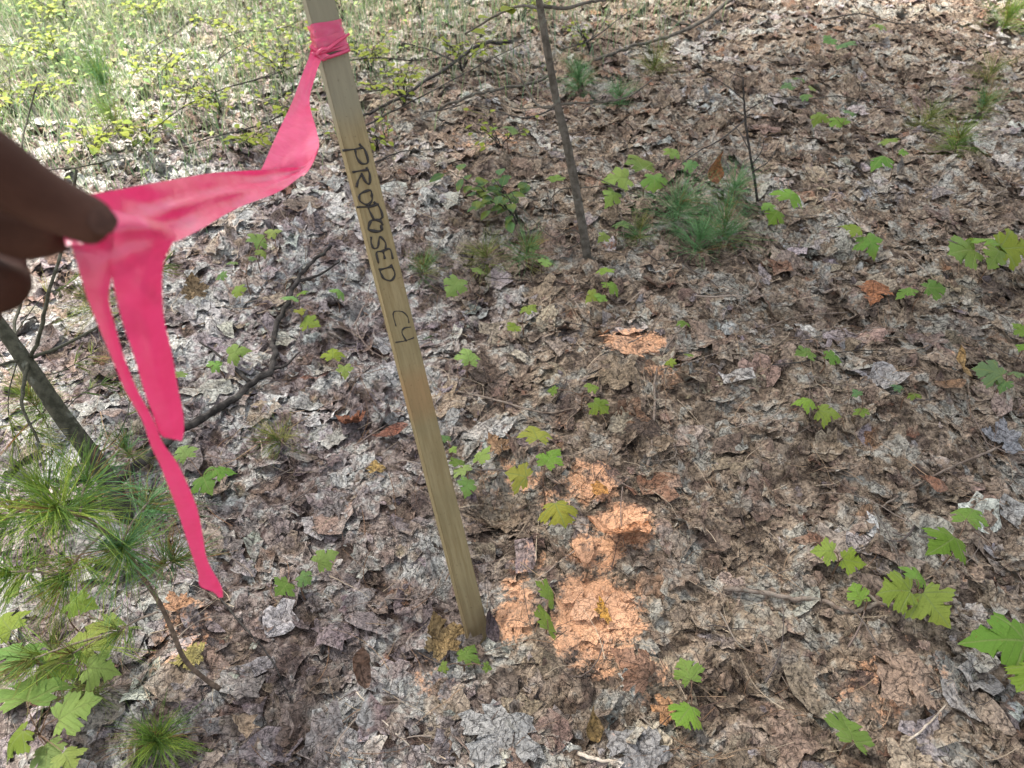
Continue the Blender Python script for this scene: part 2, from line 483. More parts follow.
# ------------------------------------------------------------------ ground
def axis(lo, hi, st, far0, far1):
    a = np.arange(lo, hi + 1e-6, st); k = 1; left = []; right = []
    d = st * 2; p = lo
    while p > far0: p -= d; d *= 1.35; left.append(p)
    d = st * 2; p = hi
    while p < far1: p += d; d *= 1.35; right.append(p)
    return np.array(left[::-1] + list(a) + right)
gx = axis(-3.0, 3.0, .016, -60, 60); gy = axis(-.4, 4.4, .016, -20, 120)
GX, GY = np.meshgrid(gx, gy); GZ = hgt(GX, GY) - .004
V = np.stack([GX, GY, GZ], -1).reshape(-1, 3)
nx, ny = len(gx), len(gy)
ii = (np.arange(ny - 1)[:, None] * nx + np.arange(nx - 1)[None, :]).ravel()
Fq = np.stack([ii, ii + 1, ii + nx + 1, ii + nx], -1)
def big_mesh(name, V, loops, totals, m, attrs=None, uv=None, smooth=True, midx=None):
    me = bpy.data.meshes.new(name)
    me.vertices.add(len(V)); me.vertices.foreach_set('co', V.astype(np.float32).ravel())
    me.loops.add(len(loops)); me.loops.foreach_set('vertex_index', loops.astype(np.int32))
    starts = np.concatenate([[0], np.cumsum(totals)[:-1]]).astype(np.int32)
    me.polygons.add(len(totals)); me.polygons.foreach_set('loop_start', starts)
    try: me.polygons.foreach_set('loop_total', totals.astype(np.int32))
    except Exception: pass
    me.polygons.foreach_set('use_smooth', np.full(len(totals), smooth, bool))
    for mm in (m if isinstance(m, list) else [m]): me.materials.append(mm)
    if midx is not None: me.polygons.foreach_set('material_index', midx.astype(np.int32))
    for k, (typ, arr) in (attrs or {}).items():
        a = me.attributes.new(k, typ, 'POINT')
        a.data.foreach_set('color' if typ == 'FLOAT_COLOR' else 'value', arr.astype(np.float32).ravel())
    if uv is not None:
        u = me.uv_layers.new(name='leaf'); u.data.foreach_set('uv', uv[loops].astype(np.float32).ravel())
    me.update(calc_edges=True); me.validate()
    return link(name, me)
g = big_mesh('ground', V, Fq.ravel(), np.full(len(Fq), 4), M_SOIL, {'paint': ('FLOAT', paint_at(V[:, 0], V[:, 1])), 'zone': ('FLOAT', zone_at(V[:, 0], V[:, 1]))})
g['kind'] = 'structure'

# ------------------------------------------------------------------ leaf litter (ground cover)
TEMPL = [(T_MAPLE_LO, 0)] + [(oval_template(6, 3, .27, .25, s), 1) for s in range(3)] + [(frag_template(s), 1) for s in range(6)]
PAL = np.array([(.175, .122, .088), (.25, .182, .132), (.33, .26, .195), (.095, .066, .05), (.20, .165, .160), (.33, .315, .285), (.46, .43, .385), (.19, .10, .06), (.15, .118, .115), (.28, .24, .232)])
#               brown              tan              pale tan          dark              purple grey       grey              bleached         rust             dark purple     pale mauve
PW_R = np.array([.36, .29, .11, .12, .02, .045, .015, .035, .005, .01]); PW_L = np.array([.12, .12, .08, .09, .16, .17, .09, .01, .11, .14])
PW_T = np.array([.26, .16, .08, .16, .02, .11, .08, .10, .01, .02]); PW_W = np.array([.08, .08, .12, .05, .06, .25, .26, .01, .03, .10])
def litter(N, region, smin, smax, layer, flat):
    X = RNG.uniform(region[0], region[1], N); Y = RNG.uniform(region[2], region[3], N)
    px, py, dd = to_px(X, Y, np.zeros(N))
    keep = (np.abs(px - 512) < 512 + 230 * 1.0 / dd + 60) & (py < 1500)
    X, Y, px, py = X[keep], Y[keep], px[keep], py[keep]; N = len(X)
    # region weights: mauve grey lower left, brown right, upper left bleached and paled to imitate the clearing's light, grey brown far
    L = 1 / (1 + np.exp((px - 440 - (py - 400) * .35 + 260 * vn(X * 2.2, Y * 2.2, 31)) / 70)); T = 1 / (1 + np.exp((py - 175 + 160 * vn(X * 1.6, Y * 1.6, 32)) / 40))
    W = np.maximum(np.clip(1.15 - np.hypot((px - 120) / 300, (py - 220) / 230), 0, 1) ** .7, np.clip(1.3 - px / 330 - py / 190, 0, 1))
    g3 = vn(X * 5.5, Y * 5.5, 33)
    Wt = (PW_R[None] * ((1 - L) * (1 - T))[:, None] + PW_L[None] * (L * (1 - T))[:, None] + PW_T[None] * T[:, None])
    Wt = Wt * (1 - W)[:, None] + PW_W[None] * W[:, None]
    grey = np.clip(g3 * 3.2, -1, 1)
    Wt[:, [5, 6, 9]] *= np.exp(1.5 * grey)[:, None]; Wt[:, [0, 3, 7]] *= np.exp(-1.0 * grey)[:, None]
    Wt /= Wt.sum(1, keepdims=True)
    uu = vn(X * 9, Y * 9, 41) * 1.0 + vn(X * 23, Y * 23, 42) * .7 + RNG.normal(0, .17, N)
    uu = (np.argsort(np.argsort(uu)) + .5) / N
    order = np.array([3, 8, 0, 4, 7, 1, 9, 2, 5, 6])
    ci = order[(Wt[:, order].cumsum(1) < uu[:, None]).sum(1).clip(0, 9)]
    tint = PAL[ci] * 1.35 * RNG.uniform(.75, 1.25, (N, 1)) * (1 + RNG.normal(0, .04, (N, 3)))
    ti = RNG.choice(len(TEMPL), N, p=[.17] + [.06] * 3 + [.65 / 6] * 6)
    size = np.exp(RNG.uniform(np.log(smin), np.log(smax), N)); yaw = RNG.uniform(0, 2 * np.pi, N)
    curl = np.abs(RNG.normal(0, 1, N)) * (.10 if flat else .38); ca = RNG.uniform(0, np.pi, N); sgn = np.where(RNG.random(N) < .62, 1, -1)
    tx = RNG.normal(0, .12 if flat else .38, N); ty = RNG.normal(0, .12 if flat else .38, N)
    lay = RNG.uniform(*layer, N)
    outV, outL, outT, outTint, outUV, outM = [], [], [], [], [], []; base = 0
    for t, ((TV, TF), mi) in enumerate(TEMPL):
        k = np.where(ti == t)[0]
        if not len(k): continue
        n, v = len(k), len(TV)
        U = TV[None, :, 0] * np.ones((n, 1)); W_ = TV[None, :, 1] - .4 + np.zeros((n, 1))
        ed = np.hypot(U, W_)
        # wobble the outline so that no two fragments match
        wob = 1 + .45 * vn(U * 3.1 + k[:, None] * 3.7, W_ * 3.1 + k[:, None] * 1.3, 8) * ed
        U = U * wob; W_ = W_ * wob
        ax = np.cos(ca[k])[:, None] * U + np.sin(ca[k])[:, None] * W_
        z = curl[k][:, None] * sgn[k][:, None] * ax ** 2 * 2.2 + (.22 if flat else .42) * vn(U * 3.4 + k[:, None] * 5.1, W_ * 3.4 + k[:, None] * 2.3, 9) + (.18 if flat else .26) * vn(U * 8 + k[:, None] * 2.1, W_ * 8 + k[:, None] * 4.3, 10)
        z = (z + U * tx[k][:, None] + W_ * ty[k][:, None]) * (1 - .65 * np.clip(paint_at(X[k], Y[k]) * 1.3, 0, 1))[:, None]
        s = size[k][:, None]; cy, sy = np.cos(yaw[k])[:, None], np.sin(yaw[k])[:, None]
        wx = X[k][:, None] + s * (U * cy - W_ * sy); wy = Y[k][:, None] + s * (U * sy + W_ * cy)
        wz = hgt(wx, wy) + lay[k][:, None] + s * z
        outV.append(np.stack([wx, wy, wz], -1).reshape(-1, 3))
        fl = np.array([i for f in TF for i in f]); ft = np.array([len(f) for f in TF])
        outL.append(((np.arange(n) * v + base)[:, None] + fl[None]).ravel()); outT.append(np.tile(ft, n)); outM.append(np.full(n * len(ft), mi))
        outTint.append(np.repeat(tint[k], v, 0)); outUV.append(np.tile(TV, (n, 1))); base += n * v
    return [np.concatenate(a) for a in (outV, outL, outT, outTint, outUV, outM)]
NL = 1.0
parts = [litter(3600, (-3.2, 3.2, -.2, 4.6), .055, .095, (.002, .009), True), litter(int(22000 * NL), (-3.2, 3.2, -.2, 4.6), .025, .080, (-.006, .003), True),
         litter(int(9500 * NL), (-3.2, 3.2, -.2, 4.6), .02, .07, (-.002, .006), False),
         litter(int(46000 * NL), (-3.0, 3.0, -.1, 3.6), .006, .024, (-.002, .005), True)]
CLEAN = np.concatenate([np.full(len(p[0]), .6 if q == 0 else 0.0) for q, p in enumerate(parts)])
off = 0; ALL = [[] for _ in range(6)]
for p in parts:
    p[1] = p[1] + off; off += len(p[0])
    for a, q in zip(ALL, p): a.append(q)
LV, LL, LT, LC, LU, LM = [np.concatenate(a) for a in ALL]
lit = big_mesh('leaf_litter', LV, LL, LT, [M_MAPLE, M_OVAL], {'tint': ('FLOAT_COLOR', np.c_[LC, np.ones(len(LC))]), 'paint': ('FLOAT', paint_at(LV[:, 0], LV[:, 1])), 'zone': ('FLOAT', zone_at(LV[:, 0], LV[:, 1])), 'clean': ('FLOAT', CLEAN)}, LU, True, LM)
lit['kind'] = 'stuff'; lit['label'] = 'matted brown and grey fallen leaves covering the forest floor'; lit['category'] = 'leaf litter'

def sticks_mesh(name, N, lmin, lmax, r0, r1, cols, region, zoff, seed, curve=.15, dens=None):
    rg = np.random.default_rng(seed)
    X = rg.uniform(region[0], region[1], N); Y = rg.uniform(region[2], region[3], N)
    if dens is not None:
        px, py, _ = to_px(X, Y, np.zeros(N)); k = rg.random(N) < dens(px, py); X, Y = X[k], Y[k]; N = len(X)
    L = np.exp(rg.uniform(np.log(lmin), np.log(lmax), N)); a = rg.uniform(0, 2 * np.pi, N); cv = rg.normal(0, curve, N); rad = rg.uniform(r0, r1, N)
    S = 7; t = np.linspace(-.5, .5, S)[None]
    dx, dy = np.cos(a)[:, None], np.sin(a)[:, None]; q = cv[:, None] * (t * t - .08) * L[:, None] * 2
    wx = X[:, None] + dx * t * L[:, None] - dy * q; wy = Y[:, None] + dy * t * L[:, None] + dx * q
    tz = rg.normal(0, .12, N)[:, None] * t * L[:, None]
    wz = hgt(wx, wy) + rg.uniform(*zoff, N)[:, None] + np.abs(tz)
    rr = rad[:, None] * (1.1 - .8 * (t + .5))
    ring = []
    for kk in range(3):
        an = 2 * np.pi * kk / 3 + .5
        ring.append(np.stack([wx - dy * rr * np.cos(an), wy + dx * rr * np.cos(an), wz + rr * np.sin(an)], -1))
    V = np.stack(ring, 2).reshape(-1, 3)
    f = []
    for i in range(S - 1):
        for kk in range(3):
            k2 = (kk + 1) % 3; f.append((i * 3 + kk, i * 3 + k2, i * 3 + 3 + k2, i * 3 + 3 + kk))
    f = np.array(f).ravel()
    loops = ((np.arange(N) * S * 3)[:, None] + f[None]).ravel()
    c = np.array(cols)[rg.integers(0, len(cols), N)] * rg.uniform(.7, 1.3, (N, 1))
    c = np.repeat(c, S * 3, 0)
    return big_mesh(name, V, loops, np.full(len(loops) // 4, 4), M_NEEDLE if name == 'grass' else M_DRY, {'tint': ('FLOAT_COLOR', np.c_[c, np.ones(len(c))]), 'paint': ('FLOAT', paint_at(V[:, 0], V[:, 1]) * .8)})
m, nt_, b_ = mat('dry_needle')
b_.out(b_.bsdf(b_.attr('tint').outputs['Color'], .7, None, .25)); M_DRY = m
st = sticks_mesh('fallen_needles', 10500, .05, .14, .0004, .0009, [(.16, .09, .05), (.30, .20, .12), (.09, .055, .04), (.42, .33, .23), (.06, .042, .032), (.05, .035, .028)], (-3, 3, .15, 4.2), (.004, .014), 5, .25)
st['kind'] = 'stuff'; st['label'] = 'thin dry pine needles and grass straws strewn over the dead leaves'; st['category'] = 'needle litter'
tw = sticks_mesh('twig_litter', 1100, .05, .24, .0008, .0022, [(.10, .08, .065), (.17, .125, .10), (.24, .19, .15), (.07, .055, .048)], (-3, 3, .15, 4.2), (.006, .018), 6, .3)
tw['kind'] = 'stuff'; tw['label'] = 'small broken twigs scattered all over the leaf litter'; tw['category'] = 'twig litter'

# ------------------------------------------------------------------ survey stake
D0 = depth(gp(478, 637))
SB = pt(478, 637, D0); ST = pt(311, -30, D0 / 1.37)
ax_s = (ST - SB).normalized(); SL = (ST - SB).length
vdir = ((SB + ST) / 2 - CAM).normalized()
side0 = vdir.cross(ax_s).normalized()
if side0.x < 0: side0 = -side0
nrm0 = side0.cross(ax_s).normalized()
if nrm0.dot(vdir) > 0: nrm0 = -nrm0
ph = R(17)
rotm = Matrix.Rotation(ph, 3, ax_s)
if (rotm @ nrm0).x < nrm0.x: rotm = Matrix.Rotation(-ph, 3, ax_s)
side, nrm = rotm @ side0, rotm @ nrm0
SW, STH = 21.5 * D0 / FPX, 11.5 * D0 / FPX
root = thing('survey_stake', 'wooden survey stake with handwritten PROPOSED C4 leaning over the leaf litter', 'stake', SB)
B = bpy.data.objects
bm = bmesh.new()
secs = [(-.14, .15), (-.07, 1), (0, 1), (SL * .3, 1), (SL * .6, 1), (SL, 1)]
rings = []
# object axes: x = side, y = -normal, z = along the stake
for (z, k) in secs:
    rings.append([bm.verts.new((sx * SW / 2 * k, sy * STH / 2, z)) for sx, sy in ((-1, -1), (1, -1), (1, 1), (-1, 1))])
for a, c in zip(rings, rings[1:]):
    for i in range(4): bm.faces.new((a[i], a[(i + 1) % 4], c[(i + 1) % 4], c[i]))
bm.faces.new(rings[0][::-1]); bm.faces.new(rings[-1])
bmesh.ops.recalc_face_normals(bm, faces=bm.faces)
long_e = [e for e in bm.edges if abs((e.verts[0].co - e.verts[1].co).normalized().z) > .8] + list(rings[-1][0].link_edges)
bmesh.ops.bevel(bm, geom=list(set(long_e)), offset=.0011, segments=2, affect='EDGES')
me = bpy.data.meshes.new('board'); bm.to_mesh(me); bm.free()
board = link('board', me, M_WOOD, root)
S3 = Matrix((side, -nrm, ax_s)).transposed()
board.rotation_euler = S3.to_euler()
def on_face(px, py, lift=.0):
    """the point of the stake's front face behind a pixel"""
    p0 = SB + nrm * (STH / 2); r = ray(px, py)
    t = (p0 - CAM).dot(nrm) / r.dot(nrm)
    return CAM + r * t + nrm * lift
# handwriting: strokes in a letter box (x along the line of writing, y up), written down the stake
GL = {'P': [[(.05, -.25), (.12, .5), (.1, .95)], [(-.12, .78), (.25, 1.02), (.85, .98), (.9, .62), (.5, .45), (.12, .42)]],
      'R': [[(.1, 0), (.12, .5), (.1, .95)], [(-.02, .85), (.4, 1.0), (.85, .85), (.7, .6), (.15, .5)], [(.3, .5), (.6, .25), (1.0, .0)]],
      'O': [[(.5, 1), (.15, .85), (.02, .45), (.25, .05), (.7, .05), (.98, .5), (.8, .9), (.45, 1.0)]],
      'S': [[(.95, .9), (.55, 1.02), (.12, .82), (.3, .58), (.75, .42), (.85, .15), (.45, -.02), (.02, .12)]],
      'E': [[(.85, .98), (.1, .95), (.06, .5), (.05, .02), (.9, .0)], [(.08, .52), (.7, .52)]],
      'D': [[(.12, .0), (.1, .5), (.12, .98)], [(-.05, .95), (.55, .98), (.98, .6), (.8, .2), (.4, .0), (-.02, .02)]],
      'C': [[(.92, .85), (.55, 1.0), (.12, .75), (.02, .35), (.3, .02), (.95, .1)]],
      '4': [[(.1, 1.0), (.08, .62), (.25, .45), (.95, .5)], [(.88, 1.0), (.86, .5), (.9, -.05)]]}
WRITE = [('P', 349, 366, 147, 166, 24), ('R', 354, 371, 169, 187, 20), ('O', 359, 373, 190, 205, 20), ('P', 363, 380, 205, 221, 24), ('O', 369, 382, 219, 233, 20), ('S', 372, 385, 236, 250, 20),
         ('E', 377, 391, 250, 263, 20), ('D', 381, 394, 266, 281, 20), ('C', 393, 408, 311, 325, 8), ('4', 395, 412, 328, 342, 8)]
inks = [MB(SB), MB(SB)]
for (ch, xa, xb, ya, yb, _) in WRITE:
    ink = inks[1 if ch in 'C4' else 0]
    for strk in GL[ch]:
        P = []
        for (u, v) in strk:
            # reading direction runs down the stake; letter tops point to the right
            x = xa + (xb - xa) * v + (u - .5) * .25 * (yb - ya); y = ya + (yb - ya) * u - (v - .5) * 3
            P.append(on_face(x + random.gauss(0, .7), y + random.gauss(0, .7)))
        if len(P) == 2: P = [P[0], (P[0] + P[1]) / 2, P[1]]
        sp = spline(P, 5)
        w0_ = random.uniform(.85, 1.2); ink.tube(sp, [.00158 * w0_ * (1 + .3 * math.sin(q_ * .7 + w0_ * 9)) * (.62 if ch in 'C4' else 1) for q_ in range(len(sp))], 6)
for ink in inks: ink.build('lettering', M_INK, root)

# ------------------------------------------------------------------ pink flagging ribbon
kd = depth(on_face(330, 45))
rib = thing('flagging_ribbon', 'bright pink flagging ribbon knotted round the stake and pulled towards the hand', 'ribbon', on_face(322, 50))
RO = rib.location.copy()
def strip(name, rows, bulge=.0, cols=8, sub=5, wave=.0, seed=0, hang=None):
    if hang:
        # a hanging end drops plumb: depth follows from the height in the view
        rows = [(a, b_, hang / (1 + (384 - max(268, (b_ + e) / 2)) / FPX) + (c_ - f) / 2, d, e, hang / (1 + (384 - max(268, (b_ + e) / 2)) / FPX) - (c_ - f) / 2) for a, b_, c_, d, e, f in rows]
    rg = random.Random(seed)
    Ls = spline([pt(*r[:3]) for r in rows], sub); Rs = spline([pt(*r[3:6]) for r in rows], sub)
    n = len(Ls); mb = MB(RO); vs = []; fs = []
    ph1, ph2 = rg.uniform(0, 6), rg.uniform(0, 6)
    for i in range(n):
        c = (Ls[i] + Rs[i]) / 2; vd = (c - CAM).normalized(); wd = (Rs[i] - Ls[i]).length
        for j in range(cols + 1):
            t = j / cols
            bb = bulge[min(len(bulge) - 1, int(i / sub))] if isinstance(bulge, (list, tuple)) else bulge
            z = bb * wd * math.sin(math.pi * t) + wave * .35 * wd * abs(math.sin(t * 7.5 + i * .12 + ph2)) + wave * wd * math.sin(t * 5 + i * .35 + ph1) * math.sin(i * .22 + ph2)
            z += wave * 1.1 * wd * max(0, 1 - abs(t - .58 - .08 * math.sin(i * .13)) / .16)
            vs.append(Ls[i].lerp(Rs[i], t) - vd * z)
    for i in range(n - 1):
        for j in range(cols):
            a = i * (cols + 1) + j; fs.append((a, a + 1, a + cols + 2, a + cols + 1))
    mb.add(vs, fs)
    return mb.build(name, M_RIBBON, rib)
kk = kd - .006
strip('tail', [(311, 47, kk, 329, 55, kk - .004), (309, 57, kk - .012, 321, 61, kk - .004), (302, 75, kk - .03, 314.5, 79, kk - .02), (293, 100, kk - .06, 309.5, 102, kk - .04), (279, 130, kk - .10, 316, 128, kk - .075), (270, 150, kk - .13, 319, 146, kk - .10),
               (262, 168, kk - .155, 312, 165, kk - .12), (256, 178, kk - .16, 304, 176, kk - .125)], -.16, 10, 6, .07, 1)
strip('tail', [(312, 158, kk - .115, 319, 146, kk - .105), (303, 166, kk - .135, 311, 166, kk - .135), (285, 168, kk - .165, 292, 183, kk - .17), (263, 170, kk - .20, 276, 193, kk - .215), (235, 171, kk - .255, 245, 205, kk - .275), (205, 174, kk - .31, 221, 217, kk - .33),
               (170, 180, kk - .365, 196, 232, kk - .385), (140, 186, kk - .41, 172, 242, kk - .42), (110, 191, kk - .445, 136, 240, kk - .45), (80, 196, .372, 96, 242, .375), (55, 202, .36, 66, 246, .365)], -.30, 12, 6, .16, 2)
strip('tail', [(100, 206, .372, 166, 224, .400), (112, 222, .372, 176, 236, .405), (114, 240, .374, 171, 246, .405), (111, 262, .377, 164, 262, .40), (113, 283, .38, 162, 283, .402), (122, 320, .385, 164, 318, .405), (134, 356, .39, 172, 354, .41), (144, 390, .395, 178, 388, .41), (153, 415, .40, 183, 413, .413), (158, 430, .40, 184, 430, .413), (163, 437, .402, 182, 441, .413)], .16, 8, 6, .06, 3, .458)
strip('tail', [(66, 225, .366, 124, 232, .37), (73, 250, .366, 117, 256, .37), (82, 281, .368, 111, 281, .37), (88, 300, .37, 109, 300, .372), (100, 330, .373, 116, 329, .375), (111, 356, .376, 123, 354, .378), (125, 390, .38, 136, 387, .382), (142, 420, .383, 152, 417, .385), (151, 446, .386, 163, 443, .388), (160, 465, .39, 176, 461, .392), (168, 485, .392, 186, 481, .394), (178, 512, .396, 197, 508, .398), (187, 540, .40, 203, 537, .402), (193, 558, .403, 206, 555, .404), (198, 572, .405, 211, 568, .406), (200, 586, .407, 218, 580, .408), (213, 592, .408, 222, 588, .409), (219, 598, .41, 223, 597, .41)], .12, 6, 5, .05, 4, .446)
# the wraps round the stake
wb = MB(RO)
def wrap_band(y0, y1, grow, rows=7, seed=0):
    rg = random.Random(seed); vs = []; fs = []; nn = 28
    z0 = (on_face(322, y1) - SB).dot(ax_s); z1 = (on_face(318, y0) - SB).dot(ax_s)
    for i in range(rows):
        z = z0 + (z1 - z0) * i / (rows - 1)
        for k in range(nn):
            a = 2 * math.pi * k / nn; cx, cy = math.cos(a), math.sin(a)
            q = max(abs(cx), abs(cy)) ; ux, uy = cx / q, cy / q
            g_ = grow + .0008 * math.sin(i * 2.1 + k * .9 + seed) + rg.uniform(0, .0005)
            p = SB + ax_s * (z + .0018 * math.sin(a * 1 + seed) + .0006 * math.sin(a * 3 + i)) + side * (ux * (SW / 2 + g_)) - nrm * (uy * (STH / 2 + g_))
            vs.append(p)
    for i in range(rows - 1):
        for k in range(nn):
            k2 = (k + 1) % nn; fs.append((i * nn + k, i * nn + k2, (i + 1) * nn + k2, (i + 1) * nn + k))
    wb.add(vs, fs)
wrap_band(22, 50, .0010, 9, 1); wrap_band(38, 55, .0022, 6, 2.3)
def cord(pts, r0, r1, lift=.003):
    P = spline([on_face(x, y, lift + l) for x, y, l in pts], 6)
    wb.tube(P, [r0 + (r1 - r0) * i / (len(P) - 1) for i in range(len(P))], 8)
cord([(349, 34, -.002), (336, 43, .001), (322, 53, .003), (311, 55, .0)], .0016, .0028)
cord([(349, 50, -.002), (336, 55, .001), (324, 58, .002), (316, 52, .001), (310, 46, -.002)], .0022, .0022)
cord([(348, 44, -.002), (338, 47, .0), (326, 52, .002), (318, 57, .001)], .0013, .0022)
cord([(327, 50, .002), (320, 51, .005), (316, 56, .004), (322, 60, .003), (328, 56, .002)], .0026, .0022)
wb.build('knot', M_RIBBON, rib)

# ------------------------------------------------------------------ hand
hand = thing('hand', 'shaded bare hand pinching the pink ribbon between thumb and finger', 'hand', pt(60, 230, .35))
HO = hand.location.copy()
def skin_chain(chains, root_i=0):
    V, E, Rr = [], [], []
    idx = {}
    for ch in chains:
        prev = None
        for (key, p, r) in ch:
            if key not in idx: idx[key] = len(V); V.append(Vector(p) - HO); Rr.append(r)
            if prev is not None: E.append((prev, idx[key]))
            prev = idx[key]
    return V, E, Rr
P_ = lambda x, y, d: pt(x, y, d)
wr = ('wrist', P_(-250, 150, .30), .027); pa = ('palm', P_(-150, 165, .315), .026)
kn = ('knuckle', P_(-80, 215, .345), .023)
chains = [
    [('arm', P_(-520, 130, .28), .034), ('fore', P_(-380, 140, .29), .031), wr, pa, kn],
    [pa, ('t0', P_(-75, 120, .30), .0185), ('t1', P_(-22, 158, .312), .0165), ('t2', P_(18, 185, .322), .0148), ('t3', P_(52, 204, .331), .0128), ('t4', P_(88, 220, .338), .0120), ('t5', P_(112, 231, .342), .0095)],
    [kn, ('i0', P_(-30, 218, .35), .0150), ('i1', P_(12, 228, .358), .0145), ('i2', P_(34, 236, .365), .0138), ('i3', P_(62, 232, .395), .0100), ('i4', P_(84, 226, .398), .0085)],
    [kn, ('m0', P_(-50, 268, .36), .0150), ('m1', P_(-15, 284, .368), .0152), ('m2', P_(4, 290, .374), .0145), ('m3', P_(12, 280, .408), .0100), ('m4', P_(6, 250, .418), .0085)],
    [kn, ('r0', P_(-75, 285, .36), .0125), ('r1', P_(-45, 312, .37), .0118), ('r2', P_(-25, 318, .378), .0112), ('r3', P_(-14, 306, .40), .0092), ('r4', P_(-22, 286, .41), .008)],
    [kn, ('p0', P_(-110, 295, .35), .011), ('p1', P_(-85, 335, .36), .0102), ('p2', P_(-68, 345, .366), .0096), ('p3', P_(-58, 335, .382), .008), ('p4', P_(-64, 318, .39), .007)]]
V, E, Rr = skin_chain(chains)
me = bpy.data.meshes.new('skin'); me.from_pydata([tuple(v) for v in V], E, []); me.update()
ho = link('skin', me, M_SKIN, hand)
sk = ho.modifiers.new('Skin', 'SKIN'); sk.use_smooth_shade = True; sk.branch_smoothing = .6
for i, r in enumerate(Rr):
    me.skin_vertices[0].data[i].radius = (r, r); me.skin_vertices[0].data[i].use_root = (i == 2)
sb = ho.modifiers.new('Sub', 'SUBSURF'); sb.levels = 2; sb.render_levels = 2
# thumb nail on the upper side of the thumb tip
nb = MB(HO); tdir = (P_(104, 228, .342) - P_(70, 212, .335)).normalized()
cN = P_(101, 226, .340); up_n = (CAM - cN).normalized() * .80 + Vector((.25, .1, .55)) * .55; up_n = (up_n - tdir * up_n.dot(tdir)).normalized(); sdn = tdir.cross(up_n)
vs, fs = [], []
for i in range(7):
    for j in range(7):
        a = (i / 6 - .5); s_ = (j / 6 - .5) * 2 * (1 - .55 * abs(2 * a) ** 3)
        le = .0115 * a - .0014 * s_ * s_ * (1 if a > 0 else -.6)
        an = s_ * .62; rr = .0112
        vs.append(cN + tdir * le + sdn * (math.sin(an) * rr) + up_n * (math.cos(an) * rr - .0006 - .0012 * max(0, a) ** 2 * 4))
for i in range(6):
    for j in range(6):
        k = i * 7 + j; fs.append((k, k + 1, k + 8, k + 7))
nb.add(vs, fs); nb.build('thumb_nail', M_NAIL, hand)

# ------------------------------------------------------------------ maple seedlings
G1, G2, G3, G4, G5 = (0.134, 0.228, 0.041), (0.177, 0.270, 0.041), (0.279, 0.314, 0.049), (0.102, 0.185, 0.069), (0.195, 0.294, 0.077)
SG = 'maple seedlings on the forest floor'
